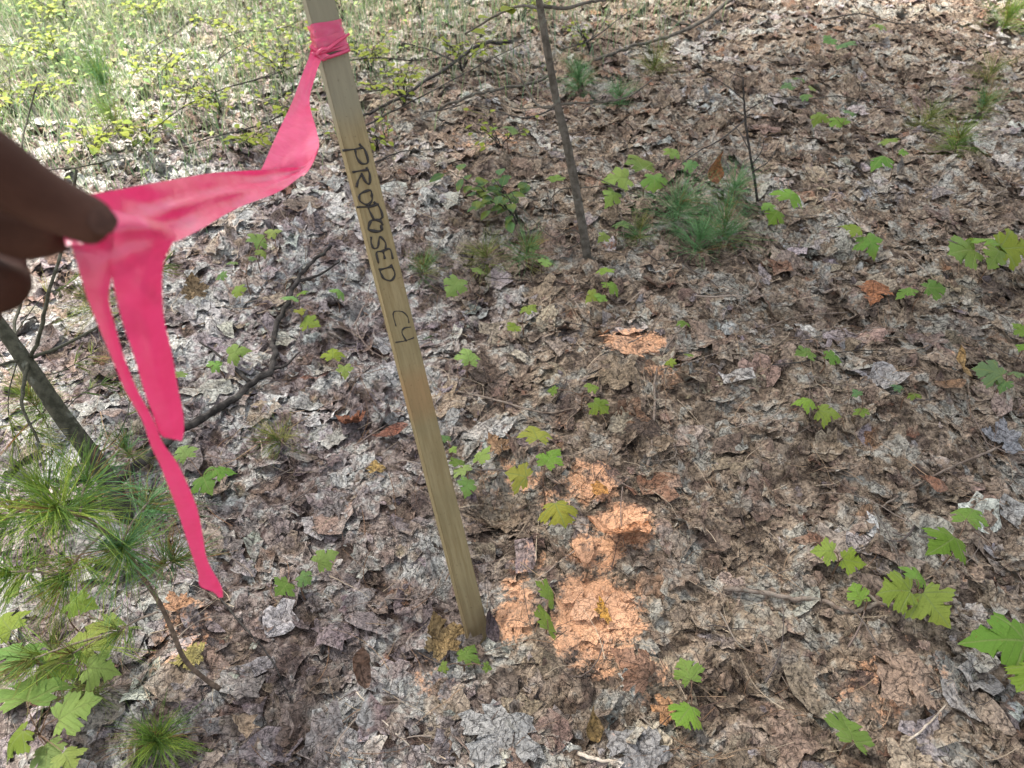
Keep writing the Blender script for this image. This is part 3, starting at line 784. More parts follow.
# label, [(px, py, width px, colour)], height above ground m, base px or None
SEED = [
 ('seedling with one broad five-lobed leaf standing in the salmon-dusted litter near the bottom edge', [(850, 731, 54, G1)], .06, (858, 752)),
 ('large-leaved seedling cut by the picture edge, its broad leaf spread over a brown leaf', [(1006, 640, 66, G1), (1032, 676, 44, G2)], .09, (1030, 668)),
 ('three-leaved yellow-speckled seedling just above the crooked grey branch end', [(899, 590, 40, G2), (932, 604, 46, G2), (917, 574, 30, G2)], .06, (912, 606)),
 ('tiny seedling with two small leaves left of the speckled three-leaved one', [(826, 551, 26, G2), (851, 561, 28, G2)], .05, (838, 575)),
 ('single small leaf seedling touching the grey crooked branch', [(858, 594, 28, G2)], .04, (862, 606)),
 ('upright pair of bright leaves, one above the other, above the speckled seedling', [(949, 542, 40, G2), (971, 513, 38, G2)], .08, (945, 575)),
 ('two bright pointed leaves low on bare brown litter, below the dark-stemmed pair', [(805, 400, 24, G2), (826, 411, 28, G2)], .05, (820, 425)),
 ('small rounded leaf beside the two bright pointed leaves', [(862, 411, 20, G1), (857, 393, 11, G4)], .05, (866, 422)),
 ('seedling with two leaves on dark stems between the orange fallen leaf and the bright pair', [(806, 353, 22, G1), (832, 357, 23, G1)], .06, (826, 376)),
 ('faint seedling of two tiny dark leaves left of the yellow-tan fallen leaf', [(898, 387, 14, G4), (914, 395, 14, G1)], .05, (906, 410)),
 ('dark green seedling with broad rounded leaves at the picture edge', [(992, 371, 36, G4), (1004, 384, 20, G4), (1018, 373, 22, G4)], .07, (1002, 398)),
 ('pale two-leaf sprout at the very edge above the dark green rounded one', [(1022, 329, 20, G1), (1024, 346, 18, G1)], .07, (1026, 362)),
 ('widest seedling, a flat spray of four broad leaves over thin dark stems', [(966, 250, 42, G1), (992, 240, 44, G1), (1014, 248, 44, G2), (996, 257, 30, G1)], .10, (985, 278)),
 ('seedling with two leaves beside the orange-brown fallen leaf', [(906, 292, 22, G1), (935, 288, 30, G1)], .06, (918, 306)),
 ('seedling with two leaves under the wispy grass tufts, left leaf smaller', [(853, 228, 26, G2), (871, 242, 30, G1)], .07, (864, 258)),
 ('three-leaf seedling on a tall dark stem above the two-leaf one', [(880, 159, 26, G1), (888, 140, 22, G1), (903, 152, 12, G2)], .09, (898, 190)),
 ('thin pale many-leaved seedling near the upper middle of the slope', [(820, 117, 20, G1), (838, 121, 24, G1), (850, 112, 18, G4), (806, 96, 14, G4)], .08, (866, 150)),
 ('yellow-green seedling at the foot of the bare dark sapling', [(791, 194, 30, G2), (775, 214, 24, G2), (768, 205, 16, G2)], .08, (784, 228)),
 ('blue-green seedling far up the slope among grey leaves', [(845, 44, 22, G4), (830, 40, 16, G4), (880, 24, 18, G4)], .08, (850, 62)),
 ('four-leaf seedling in front of the slender tree trunk', [(605, 270, 22, G2), (612, 285, 20, G2), (592, 295, 18, G2), (601, 297, 15, G2)], .06, (610, 308)),
 ('two-leaf seedling left of the four-leaf seedling below the trunk', [(528, 308, 20, G2), (514, 327, 18, G2)], .05, (524, 338)),
 ('minute seedling by the top end of the forked upright twig', [(684, 322, 15, G1)], .04, (688, 332)),
 ('two round leaflets beside the orange-painted fallen leaf', [(671, 362, 14, G2), (690, 355, 13, G1)], .03, (680, 370)),
 ('three small leaves along the thin horizontal twig right of the stake', [(553, 390, 13, G1), (592, 387, 18, G1), (599, 406, 25, G1)], .05, (582, 410)),
 ('tallest yellow-green seedling with four mottled leaves between the stake and the orange paint', [(536, 433, 34, G3), (549, 458, 30, G2), (519, 475, 30, G3), (558, 510, 38, G3)], .10, (548, 520)),
 ('dense light green seedling hugging the far side of the stake', [(482, 455, 26, G5), (462, 470, 22, G5), (467, 485, 24, G5), (456, 462, 18, G1)], .08, (468, 500)),
 ('two blue-green leaflets peeping out behind the stake, above the dense seedling', [(445, 438, 14, G4), (453, 449, 11, G5)], .05, (452, 462)),
 ('seedling with two narrow hanging leaves between two orange paint patches', [(549, 592, 34, G1), (546, 620, 42, G1)], .07, (545, 640)),
 ('seedling of two bright leaves, one straight below the other, right of the holed rusty leaf', [(688, 671, 32, G1), (686, 712, 36, G2)], .05, (694, 706)),
 ('tiny three-leaf seedling at the foot of the stake', [(443, 667, 13, G1), (466, 654, 24, G1), (487, 667, 12, G1)], .03, (460, 672)),
 ('seedling with three leaves over pale grey litter below the dark fallen branch', [(324, 558, 28, G5), (304, 577, 20, G5), (284, 587, 22, G5)], .08, (300, 606)),
 ('green leaves lying against the dark fallen branch at its bend', [(290, 297, 24, G5), (302, 292, 15, G2), (308, 322, 24, G1), (300, 311, 14, G3)], .06, (300, 332)),
 ('lone pale leaf sprout right of the dark fallen branch', [(339, 291, 18, G5)], .05, (340, 302)),
 ('pale two-leaf sprout on grey litter between the dark branch and the stake', [(333, 354, 20, G3), (345, 370, 18, G5)], .05, (342, 382)),
 ('single pointed leaf sprout close right of the stake at mid height', [(468, 356, 30, G5)], .05, (470, 370)),
 ('large light green seedling in the bottom corner, leaves overlapping under pine needles', [(86, 640, 60, G5), (30, 690, 64, G5), (72, 712, 50, G5), (14, 742, 44, G2), (46, 755, 40, G5), (68, 758, 34, G5)], .14, (44, 790)),
 ('wide light green leaves under the lowest pine spray by the picture corner', [(20, 655, 46, G5), (54, 668, 44, G2), (98, 668, 38, G5), (6, 625, 36, G2)], .12, (50, 700)),
 ('bright leaves just under the yellow-lit pine spray', [(78, 604, 34, G2), (12, 590, 30, G2), (110, 622, 22, G5)], .10, (70, 630)),
 ('leafy sprig beside the standing tan leaf below the ribbon fold', [(272, 232, 18, G5), (262, 252, 14, G5), (232, 262, 14, G4)], .08, (258, 268)),
 ('pale sprout between the two-leaf seedling and the slender trunk foot', [(545, 262, 16, G5), (534, 248, 13, G4)], .06, (545, 272)),
 ('dim sprout among needles right of the slender trunk foot', [(622, 222, 22, G4), (604, 236, 16, G5)], .07, (618, 250)),
 ('faint pale seedling high between bare sapling and grass tufts', [(800, 78, 14, G4), (788, 86, 16, G4), (812, 88, 12, G5)], .07, (800, 100)),
 ('seedling spread below the dim green pine tufts, right of the slender tree trunk', [(640, 162, 36, G1), (620, 178, 32, G5), (655, 180, 28, G1), (672, 152, 20, G5), (612, 195, 26, G5), (690, 165, 18, G4)], .10, (640, 208)),
 ('leafy sprout with one big lobed leaf touching the slender tree trunk', [(556, 178, 22, G2)], .10, (566, 205)),
 ('dull green two-leaf seedling left of the trunk foot, by a wispy tuft', [(455, 285, 28, G5), (478, 270, 16, G5)], .06, (470, 300)),
 ('broad-leaved seedling shaded behind the hanging end of the pink ribbon', [(205, 480, 34, G1), (184, 452, 24, G5), (222, 470, 26, G1)], .06, (205, 500)),
 ('sprig with narrow green leaves on bleached litter right of the hanging ribbon', [(180, 375, 16, G5), (235, 352, 26, G5), (215, 365, 18, G5)], .05, (230, 370)),
 ('sprig of small leaves under the stretched ribbon near a dry tan leaf', [(258, 240, 24, G5), (238, 290, 18, G1), (222, 275, 14, G4), (252, 258, 12, G4)], .07, (252, 300)),
 ('single teal leaf beside the slender trunk, high on the slope', [(512, 128, 24, G4), (494, 128, 10, G2)], .12, (515, 150)),
]
for i, (lab, lv, hz, bp) in enumerate(SEED):
    pts = []
    for (x, y, wpx, colr) in lv:
        z = hz * random.uniform(.8, 1.2); pts.append((gp(x, y, z), wpx, colr))
    if bp: base = gp(bp[0], bp[1], 0)
    cxy = sum((p[0] for p in pts), Vector()) / len(pts)
    base = Vector((base.x * .5 + cxy.x * .5, base.y * .5 + cxy.y * .5, 0)) if len(lv) > 1 else Vector((cxy.x + random.uniform(-.015, .015), cxy.y - .02, 0))
    base.z = h1(base.x, base.y)
    t = thing('maple_seedling', lab, 'seedling', base, SG)
    stem = MB(base)
    top = Vector((base.x * .75 + cxy.x * .25, base.y * .75 + cxy.y * .25, base.z + hz * .72))
    sp = spline([base - Vector((0, 0, .01)), base.lerp(top, .5) + Vector((random.uniform(-.006, .006), random.uniform(-.006, .006), 0)), top], 4)
    stem.tube(sp, taper(.0016, .0010, len(sp)), 5)
    for j, (c, wpx, colr) in enumerate(pts):
        size = wpx * depth(c) / FPX * 1.08
        dv = Vector((c.x - top.x, c.y - top.y, 0))
        yaw = math.atan2(-dv.x, dv.y) if dv.length > .012 else random.uniform(-1.2, 1.2)
        yaw += random.uniform(-.35, .35)
        tilt = random.uniform(-.2, .5); roll = random.uniform(-.45, .45)
        if 'narrow hanging' in lab: roll = 1.0; yaw = .15 if j else -.1; tilt = .2
        kc = random.uniform(.8, 1.2); colr = (colr[0] * kc * random.uniform(.8, 1.25), colr[1] * kc, colr[2] * kc * random.uniform(.8, 1.3))
        lo, pet, _ = leaf_obj('leaf', M_GREEN, t, base, T_MAPLE_HI, c, yaw, tilt, size, .05, random.uniform(.15, .70), colr, roll, i * 31 + j, fold=random.uniform(-.05, .22))
        mid = top.lerp(pet, .5) + Vector((0, 0, .008))
        sp = spline([top, mid, pet], 3); stem.tube(sp, taper(.0010, .0006, len(sp)), 4)
    stem.build('stem', M_STEM, t)

# ------------------------------------------------------------------ single fallen leaves that stand out
LEAFG = 'single fallen leaves that stand out'
DEAD = [  # label, px, py, width px, colour, tilt, roll, bend, template, yaw
 ('big tan curled maple leaf lying against the foot of the stake', 440, 643, 46, (.40, .27, .12), -.5, .5, -.5, 'm', .5),
 ('dark purple leaf propped against the right side of the stake foot', 491, 634, 24, (.11, .08, .085), -.7, .6, -.6, 'o', .5),
 ('brown leaf scrap curled over the front of the stake foot', 474, 648, 22, (.22, .16, .12), -.4, -.3, -.7, 'f', 1.2),
 ('orange-brown maple leaf lying flat, the brightest rust colour on the brown slope', 874, 291, 36, (.36, .14, .055), .1, .1, .2, 'm', 2.6),
 ('curled orange leaf standing on edge by the green pine tufts', 712, 181, 20, (.40, .15, .055), -1.0, .3, -.9, 'o', .2),
 ('rust-red crumpled leaf on mauve litter left of the stake', 352, 424, 30, (.24, .085, .04), .2, .5, -.8, 'm', 1.4),
 ('dull red leaf nearest to the stake at mid height', 397, 431, 24, (.20, .07, .04), .2, .2, -.6, 'o', 2.0),
 ('small yellow star-shaped leaf on mauve litter left of the stake', 376, 467, 17, (.46, .30, .10), .0, .1, .1, 'm', .2),
 ('folded yellow-tan leaf above a rounded brown leaf near the dark green seedling', 961, 372, 22, (.44, .27, .10), -.5, .8, -.7, 'o', .6),
 ('rounded brown leaf below the folded yellow-tan leaf', 953, 385, 22, (.27, .16, .09), .1, .1, -.4, 'o', 1.6),
 ('small red-brown leaf beside the thin slanting twig', 936, 486, 22, (.26, .12, .065), -.2, .2, -.4, 'o', 1.2),
 ('large curled leaf with a dark rusty hollow and pale torn rim, below the orange paint', 636, 676, 48, (.30, .15, .085), -.3, -.2, 1.1, 'm', 1.0),
 ('orange-sprayed curled leaf casting a dark hollow above the largest paint patch', 628, 536, 50, (.45, .17, .06), -.3, .5, -.6, 'o', 1.9),
 ('bright yellow-orange leaf scrap in the middle of the largest paint patch', 603, 612, 26, (.66, .33, .06), .05, .05, .05, 'f', .3),
 ('long orange-painted leaf lying across the slope on its own', 632, 346, 50, (.60, .33, .19), -.2, .1, .4, 'f', 1.35),
 ('small orange leaf scrap at the upper paint patch', 600, 490, 20, (.60, .27, .06), -.1, .2, -.4, 'f', .9),
 ('dry tan leaf standing up under the stretched ribbon', 196, 296, 26, (.38, .26, .14), -.9, .3, -.5, 'm', .4),
 ('pale folded leaf with a torn edge near the bottom edge below the curved stem', 246, 727, 24, (.48, .34, .22), -.2, .5, -.6, 'f', .8),
 ('pale pinkish leaf scrap half cut by the bottom edge', 214, 756, 24, (.52, .40, .31), .0, .1, .1, 'f', 2.2),
 ('upright brown leaf curled lengthwise, below the big tan leaf', 364, 676, 30, (.24, .13, .08), -.8, .5, -.9, 'o', .2),
 ('ochre curled leaf near the bottom edge beside a grey strip of bark', 592, 732, 24, (.33, .21, .075), -.6, .5, -.8, 'o', .4),
 ('cream-coloured leaf scrap on brown litter right of the stake', 521, 357, 20, (.52, .45, .34), -.1, .1, .2, 'f', 1.0),
 ('blue-grey leathery leaf at the picture edge above the bright seedling pair', 1004, 440, 40, (.25, .25, .26), .0, .1, -.3, 'm', 1.3),
 ('tan leaf tucked behind the dense light green seedling', 497, 447, 26, (.42, .24, .12), -.2, .2, -.3, 'm', .7),
 ('ochre and green leaf lying on the salmon-dusted litter by the curved pine stem', 190, 655, 34, (.36, .30, .09), .0, .1, .1, 'm', 1.8),
 ('orange dry leaf under the needles by the curved pine stem', 180, 607, 32, (.52, .27, .14), -.2, .3, -.5, 'm', 2.4),
 ('pale grey torn maple leaf lying flat near the bottom edge, right of the stake foot', 640, 752, 70, (.33, .31, .29), .0, .0, .15, 'm', .9),
 ('large silvery maple leaf flattened near the bottom middle', 500, 735, 74, (.36, .35, .33), .05, .0, .2, 'm', 2.7),
 ('wide light tan leaf with a long point above the lowest seedling', 905, 672, 70, (.38, .26, .18), .0, .1, .2, 'm', 2.0),
 ('orange-edged small tan leaf beside the two stacked bright leaves', 665, 710, 26, (.50, .24, .10), .0, .1, .0, 'f', .0),
 ('pale tan flat leaf beside the wide wispy pine seedling', 705, 198, 20, (.42, .33, .25), .1, .1, .2, 'm', 1.0),
]
for i, (lab, x, y, wpx, colr, tilt, roll, bend, tp, yaw) in enumerate(DEAD):
    c = gp(x, y, .016); size = wpx * depth(c) / FPX * 1.15
    T, m_, wd = {'m': (T_MAPLE_HI, M_MAPLE1, 1.36), 'o': (oval_template(8, 5, .30, .12, i), M_OVAL1, .8), 'f': (frag_template(40 + i, 15), M_OVAL1, 1.0)}[tp]
    up = abs(math.sin(tilt)) * size * .4 + (.022 if 'hollow and' in lab else 0)
    o, _, me = leaf_obj('fallen_leaf', m_, None, c, T, c + Vector((0, 0, up)), yaw, tilt, size, .10, bend, colr, roll, i + 500, wd)
    o.location = c; tag(o, lab, 'fallen leaf', LEAFG)
    n = len(me.vertices)
    a = me.attributes.new('tint', 'FLOAT_COLOR', 'POINT'); a.data.foreach_set('color', [q for _ in range(n) for q in (*colr, 1)])
    z_ = me.attributes.new('zone', 'FLOAT', 'POINT'); z_.data.foreach_set('value', [0.3] * n)
    a = me.attributes.new('paint', 'FLOAT', 'POINT'); a.data.foreach_set('value', [0.62 if 'painted' in lab or 'sprayed' in lab else 0.0] * n)

# ------------------------------------------------------------------ fallen branches and twigs
FBG = 'fallen branches and twigs'
def fallen(label, px, r0, r1, m, name='fallen_twig', cat='twig', forks=(), lift=.008, knob=.12, sides=7):
    P = [gp(q[0], q[1], lift + (q[2] if len(q) > 2 else 0)) for q in px]
    base = P[0].copy()
    mb = MB(base); sp = spline(P, 6, r0 * .25); mb.tube(sp, taper(r0, r1, len(sp), knob), sides)
    o = mb.build(name, m, None, base); tag(o, label, cat, FBG)
    for fk in forks:
        Q = [gp(q[0], q[1], lift + (q[2] if len(q) > 2 else .0)) for q in fk]
        fb = MB(base); s2 = spline(Q, 5, r1 * .2); fb.tube(s2, taper(r1 * 1.1, r1 * .45, len(s2), knob), 6); fb.build('side_twig', m, o)
    return o
fallen('thick dark rotting branch lying bent from behind the pine to the stake side', [(60, 520), (130, 470), (172, 437), (215, 410), (255, 382), (272, 366), (273, 340), (284, 310), (296, 285), (312, 262), (332, 246)], .0098, .0042, M_DARKSTICK, 'fallen_branch', 'branch', [[(270, 368), (284, 366), (300, 352)], [(296, 282), (318, 275), (340, 262)], [(250, 382), (225, 360), (200, 342, .02)]], .020)
fallen('grey crooked branch lying left of the speckled seedling', [(724, 588), (760, 592), (792, 598), (822, 600), (850, 612), (878, 604), (906, 606)], .0042, .0032, M_STICK, 'fallen_branch', 'branch', [[(880, 604), (870, 596), (858, 580)]])
fallen('thin brown twig reaching right from the stake below mid height', [(440, 388), (475, 395), (510, 404), (545, 413), (575, 408), (600, 404)], .0026, .0016, M_STICK, forks=[[(545, 413), (550, 402), (558, 394)]])
fallen('short stick standing upright in the litter right of the stake', [(647, 469), (652, 440), (655, 410), (655, 378), (664, 352), (678, 333), (700, 315)], .0030, .0016, M_STICK, forks=[[(660, 370), (690, 362), (720, 352), (745, 345)]])
fallen('long slanting twig below the blue-grey leathery leaf', [(1012, 442), (980, 455), (945, 470), (905, 492), (880, 508)], .0026, .0018, M_STICK)
fallen('pale straight twig by the lowest seedling', [(908, 742), (930, 722), (962, 688)], .0016, .0012, M_PALE)
fallen('white broken stick at the bottom edge', [(578, 754), (598, 760), (620, 762)], .0028, .0022, M_PALE)
fallen('pale straw slanting below the big tan leaf', [(356, 692), (382, 720), (412, 748)], .0014, .0008, M_PALE)
fallen('thin dark twig along the pale ribbon tip', [(214, 590), (240, 622), (268, 655), (290, 700)], .0020, .0010, M_DARKSTICK)
fallen('dark twig lying below the stretched ribbon near the bleached litter', [(200, 330), (225, 350), (250, 366), (275, 378)], .0018, .0010, M_DARKSTICK)
fallen('grey limb lying far up the slope behind the slender trunk', [(745, -8), (725, 4), (705, 20), (672, 35), (640, 44), (615, 52), (596, 60)], .0085, .0055, M_BARK, 'fallen_branch', 'branch', [[(690, 26), (670, 18), (655, 2)]], .03)
fallen('long bent limb running down from the slender trunk over far litter', [(512, 42), (480, 45), (455, 62), (430, 78), (405, 95), (375, 110), (345, 122)], .0075, .004, M_DARKSTICK, 'fallen_branch', 'branch', [[(455, 62), (430, 50), (400, 42)], [(405, 95), (385, 90), (362, 92)]], .06)
fallen('grey limb crossing behind the slender trunk at its upper part', [(556, 72), (530, 84), (505, 88), (470, 96), (440, 108), (425, 112)], .006, .0035, M_BARK, 'fallen_branch', 'branch', [], .03)
fallen('thin twig running down the slope above the two round leaflets', [(745, 120), (720, 140), (700, 150), (680, 165)], .0025, .0015, M_DARKSTICK, lift=.03)
fallen('thin slack twig between the wispy tufts and the bare sapling', [(770, 96), (800, 100), (838, 96), (868, 102)], .0024, .0014, M_DARKSTICK, lift=.025)
fallen('slim twig lying straight below the dark-stemmed seedling', [(770, 365), (800, 362), (840, 352), (885, 350)], .0015, .0009, M_DARKSTICK)
fallen('brown twig half buried above the upper bright seedling pair', [(760, 330), (800, 316), (850, 312), (880, 306)], .0018, .001, M_STICK)
fallen('fine reddish twig at the bottom between stake foot and lowest seedling', [(720, 612), (740, 645), (770, 660), (790, 690)], .0013, .0008, M_STICK)
fallen('stiff straw crossing below the two stacked bright leaves', [(640, 716), (665, 738), (690, 765)], .0016, .001, M_STICK)

UPT = [('thin bare whip slanting over the lime shrub right of the ribbon knot', [(346, 60), (380, 58), (420, 60), (470, 52)]),
 ('long fine whip crossing the bent limb up the slope', [(340, 140), (380, 118), (430, 92), (490, 60), (530, 40)]),
 ('short dark twig lying near the orange-dusted leaves up the slope', [(425, 112), (450, 108), (478, 98)]),
 ('thin dark whip running from the falling ribbon into the clearing', [(298, 66), (262, 78), (220, 90), (176, 112), (130, 150)]),
 ('bare whip above the stretched ribbon', [(290, 112), (250, 128), (210, 138), (170, 150)]),
 ('fine twig arching over the clearing grass', [(250, 40), (215, 62), (190, 90), (180, 118)]),
 ('slim bare twig at the top edge of the clearing', [(200, 6), (180, 30), (150, 50), (130, 80)]),
 ('forked fine whip left of the stake top', [(300, 20), (275, 30), (240, 32), (205, 45)]),
 ('thin twig lying across the slope above the letter P', [(340, 168), (370, 164), (400, 152), (430, 150)]),
 ('dark thin whip left of the slender trunk at its middle', [(556, 108), (525, 118), (500, 112), (470, 104)]),
 ('fine bare whip rising beside the slender trunk top', [(560, 50), (590, 40), (620, 18), (640, 4)]),
 ('thin brown whip over litter in the upper right corner', [(820, 20), (860, 14), (900, 24), (940, 20)])]
for (lab, pp) in UPT:
    rg_ = random.Random(lab); hh = rg_.uniform(.04, .10)
    fallen(lab, [(x, y, hh * math.sin(math.pi * (q + .4) / len(pp))) for q, (x, y) in enumerate(pp)], .0030, .0014, M_DARKSTICK, forks=[[(pp[1][0], pp[1][1], hh * .9), (pp[1][0] + rg_.uniform(-30, 30), pp[1][1] - rg_.uniform(8, 22), hh), (pp[1][0] + rg_.uniform(-50, 50), pp[1][1] - rg_.uniform(18, 34), hh)]], lift=.012)
# ------------------------------------------------------------------ needle tufts
def tuft(mb, c, d, n, ln, cols, spread=1.0, r=.0006, rg=random, droop=.25):
    """a spray of needles in bundles of five along the last stretch of a shoot ending at c in direction d"""
    d = Vector(d).normalized(); a = d.orthogonal().normalized(); b = d.cross(a)
    for _ in range(max(1, n // 5)):
        an = rg.uniform(0, 2 * math.pi); back = rg.random() ** 1.3; sp = (.30 + .85 * back + rg.gauss(0, .22)) * spread
        s0 = Vector(c) - d * back * ln * .55 + Vector((rg.gauss(0, .02), rg.gauss(0, .02), rg.gauss(0, .02))) * ln
        v0 = (d * math.cos(sp) + (a * math.cos(an) + b * math.sin(an)) * math.sin(sp)).normalized()
        L0 = ln * rg.uniform(.6, 1.15); base_c = rg.choice(cols) if rg.random() > .05 else (.30, .17, .07); sag = droop * rg.uniform(.3, 2.2)
        for q_ in range(5):
            v = (v0 + Vector((rg.gauss(0, .12), rg.gauss(0, .12), rg.gauss(0, .12)))).normalized(); L = L0 * rg.uniform(.85, 1.08)
            q = v.orthogonal().normalized(); q2 = v.cross(q); k = rg.uniform(.75, 1.25); col = tuple(x * k for x in base_c)
            bx = Vector((rg.gauss(0, .06), rg.gauss(0, .06), 0)) * L
            P = [s0, s0 + v * L * .5 + bx + Vector((0, 0, -sag * L * .12)), s0 + v * L + Vector((0, 0, -sag * L * .5))]
            rr = (r * .9, r, r * .25); vs = []
            for p, r_ in zip(P, rr):
                for kk in range(3):
                    aa = 2 * math.pi * kk / 3; vs.append(p + (q * math.cos(aa) + q2 * math.sin(aa)) * r_)
            fs = [(i * 3 + kk, i * 3 + (kk + 1) % 3, i * 3 + 3 + (kk + 1) % 3, i * 3 + 3 + kk) for i in range(2) for kk in range(3)]
            mb.add(vs, fs, col)
NG = [(0.157, 0.269, 0.052), (0.211, 0.332, 0.061), (0.119, 0.222, 0.052), (0.276, 0.392, 0.087), (0.328, 0.418, 0.071)]
NB_ = [(0.134, 0.285, 0.108), (0.110, 0.235, 0.087), (0.193, 0.358, 0.152)]
NO = [(0.181, 0.229, 0.055), (0.240, 0.265, 0.075), (0.350, 0.324, 0.110), (0.121, 0.181, 0.055)]

# pine sapling with the thick leaning stem, partly behind the hand
base = gp(128, 520)
pa_ = thing('pine_sapling', 'leaning pine sapling with a thick greenish stem running up behind the hand', 'pine sapling', base)
d0 = depth(base)
def pl(x, y, k): return pt(x, y, d0 * k)
tr = MB(base); sp = spline([base - Vector((0, 0, .03)), pl(96, 462, .97), pl(62, 416, .94), pl(35, 376, .92), pl(0, 326, .90), pl(-60, 250, .87), pl(-150, 130, .82), pl(-150, 130, .82) + Vector((-.10, .06, .30)), pl(-150, 130, .82) + Vector((-.18, .12, .75))], 6)
ptop = sp[-1]
tr.tube(sp, taper(9.8 * d0 / FPX, 2.6 * d0 / FPX, len(sp), .05), 12); trunk = tr.build('trunk', M_PINEBARK, pa_)
def pbranch(pts, r0, r1, tufts=0, ln=.06, cols=NO, parent=None, org=None, n=26, m=None):
    org = org if org is not None else base; parent = parent or pa_
    mb = MB(org); sp = spline(pts, 5, r1 * .3); mb.tube(sp, taper(r0, r1, len(sp), .1), 6); bo = mb.build('branch', m or M_PINEBARK, parent)
    if tufts:
        for k in range(tufts):
            i = len(sp) - 1 - int(k * len(sp) * .22); i = max(1, i)
            tm = MB(org); tuft(tm, sp[i], sp[i] - sp[i - 1], n, ln, cols); tm.build('needle_tuft', M_NEEDLE, bo)
    return bo
w0 = pl(30, 358, .915)
for an_ in (0, 1.3, 2.6, 3.9, 5.2):
    pbranch([ptop, ptop + Vector((math.cos(an_) * .1, math.sin(an_) * .1, .06)), ptop + Vector((math.cos(an_) * .2, math.sin(an_) * .2, .08))], .003, .0018, 2, .08, NG, n=40)
pbranch([w0, pl(40, 335, .89), pl(47, 300, .86), pl(58, 262, .84), pl(70, 215, .80), pl(76, 170, .78)], .0036, .002)
pbranch([w0, pl(58, 348, .93), pl(100, 326, .96), pl(130, 305, .99), pl(165, 262, 1.02)], .0032, .0016, 1, .05, NO)
pbranch([w0, pl(12, 362, .90), pl(-25, 372, .87)], .0030, .002)
pbranch([pl(28, 362, .91), pl(24, 385, .89), pl(22, 405, .88), pl(34, 432, .88), pl(42, 448, .88)], .0034, .002, 2, .06, NO)
pbranch([pl(88, 456, .97), pl(112, 444, 1.0), pl(126, 418, 1.02), pl(130, 400, 1.03)], .0018, .001, 1, .06, NO)
pbranch([pl(60, 416, .94), pl(80, 395, .97), pl(105, 382, 1.0)], .0012, .0008, 2, .055, NO, n=18)
pbranch([pl(34, 374, .92), pl(60, 372, .98), pl(95, 352, 1.04)], .0012, .0008, 2, .055, NO, n=16)
pbranch([pl(20, 352, .91), pl(8, 400, .95), pl(14, 440, .97)], .0012, .0008, 2, .06, NO, n=18)
pbranch([pl(10, 342, .90), pl(40, 300, 1.0), pl(66, 285, 1.06)], .0012, .0008, 2, .06, NO, n=18)
pbranch([w0, pl(14, 330, 1.0), pl(24, 275, 1.1), pl(22, 150, 1.35), pl(30, 110, 1.4), pl(37, 84, 1.4)], .0030, .0022)
pbranch([pl(24, 275, 1.1), pl(30, 180, 1.32), pl(50, 170, 1.34), pl(75, 168, 1.35), pl(100, 163, 1.36), pl(125, 158, 1.36)], .0026, .0018)

# small pine with the curved thin stem
base = gp(221, 690)
pb_ = thing('pine_sapling', 'small pine with a curved thin brown stem and bright needle tufts beside the ribbon tip', 'pine sapling', base)
d0 = depth(base)
tr = MB(base); sp = spline([base - Vector((0, 0, .02)), pl(221, 690, 1.0), pl(205, 679, .985), pl(185, 660, .965), pl(172, 630, .94), pl(160, 604, .92), pl(146, 582, .90), pl(130, 556, .87), pl(118, 543, .85), pl(92, 522, .81), pl(62, 508, .76)], 5)
tr.tube(sp, taper(.0042, .0022, len(sp), .06), 8); tr.build('trunk', make_bark_mat('brown_stem', (.085, .06, .042), (.17, .12, .085), 90), pb_)
def ptuft(x, y, k, ln_px, cols, n, frm, dirv=None, spread=1.0, r=.0005):
    c = pl(x, y, k); f = pl(*frm)
    mb = MB(base); sp = spline([f, (f + c) / 2 + Vector((0, 0, .005)), c], 4); mb.tube(sp, taper(.0018, .0012, len(sp)), 6); bo = mb.build('branch', M_STICK, pb_)
    tm = MB(base); dv = (c - f).normalized() * .5 + (Vector(dirv) if dirv else (CAM - c).normalized() * .7)
    tuft(tm, c, dv, int(n * 1.8), ln_px * 1.3 * d0 * k / FPX, cols, spread, r); tm.build('needle_tuft', M_NEEDLE, bo)
ptuft(58, 508, .76, 62, NG, 150, (92, 522, .81), spread=1.25)
ptuft(40, 490, .80, 60, NG, 80, (62, 508, .76), spread=1.2)
ptuft(88, 480, .82, 55, NG[:3] + NB_, 80, (80, 515, .79), spread=1.2)
ptuft(120, 547, .85, 58, NB_ + NG, 130, (125, 549, .86), spread=1.25)
ptuft(175, 560, .90, 46, NB_ + NO, 90, (146, 582, .90), spread=1.2)
ptuft(150, 500, .92, 50, NO + NB_, 70, (120, 545, .85), spread=1.2)
ptuft(64, 577, .86, 50, NG + [(.24, .30, .04)] * 2, 110, (105, 532, .83), spread=1.15)  # extra yellow needles imitate the yellow light on this spray
ptuft(8, 572, .84, 46, NG + [(.24, .30, .04)], 90, (60, 575, .86), spread=1.15)
ptuft(118, 632, .94, 30, NG + NO, 46, (158, 612, .925), spread=1.1)
ptuft(30, 660, .92, 52, NG + NO, 90, (118, 632, .94), spread=1.2)
ptuft(70, 655, .92, 44, NO + NG, 60, (118, 632, .94), spread=1.2)
ptuft(5, 520, .80, 54, NG, 80, (40, 505, .78), spread=1.2)

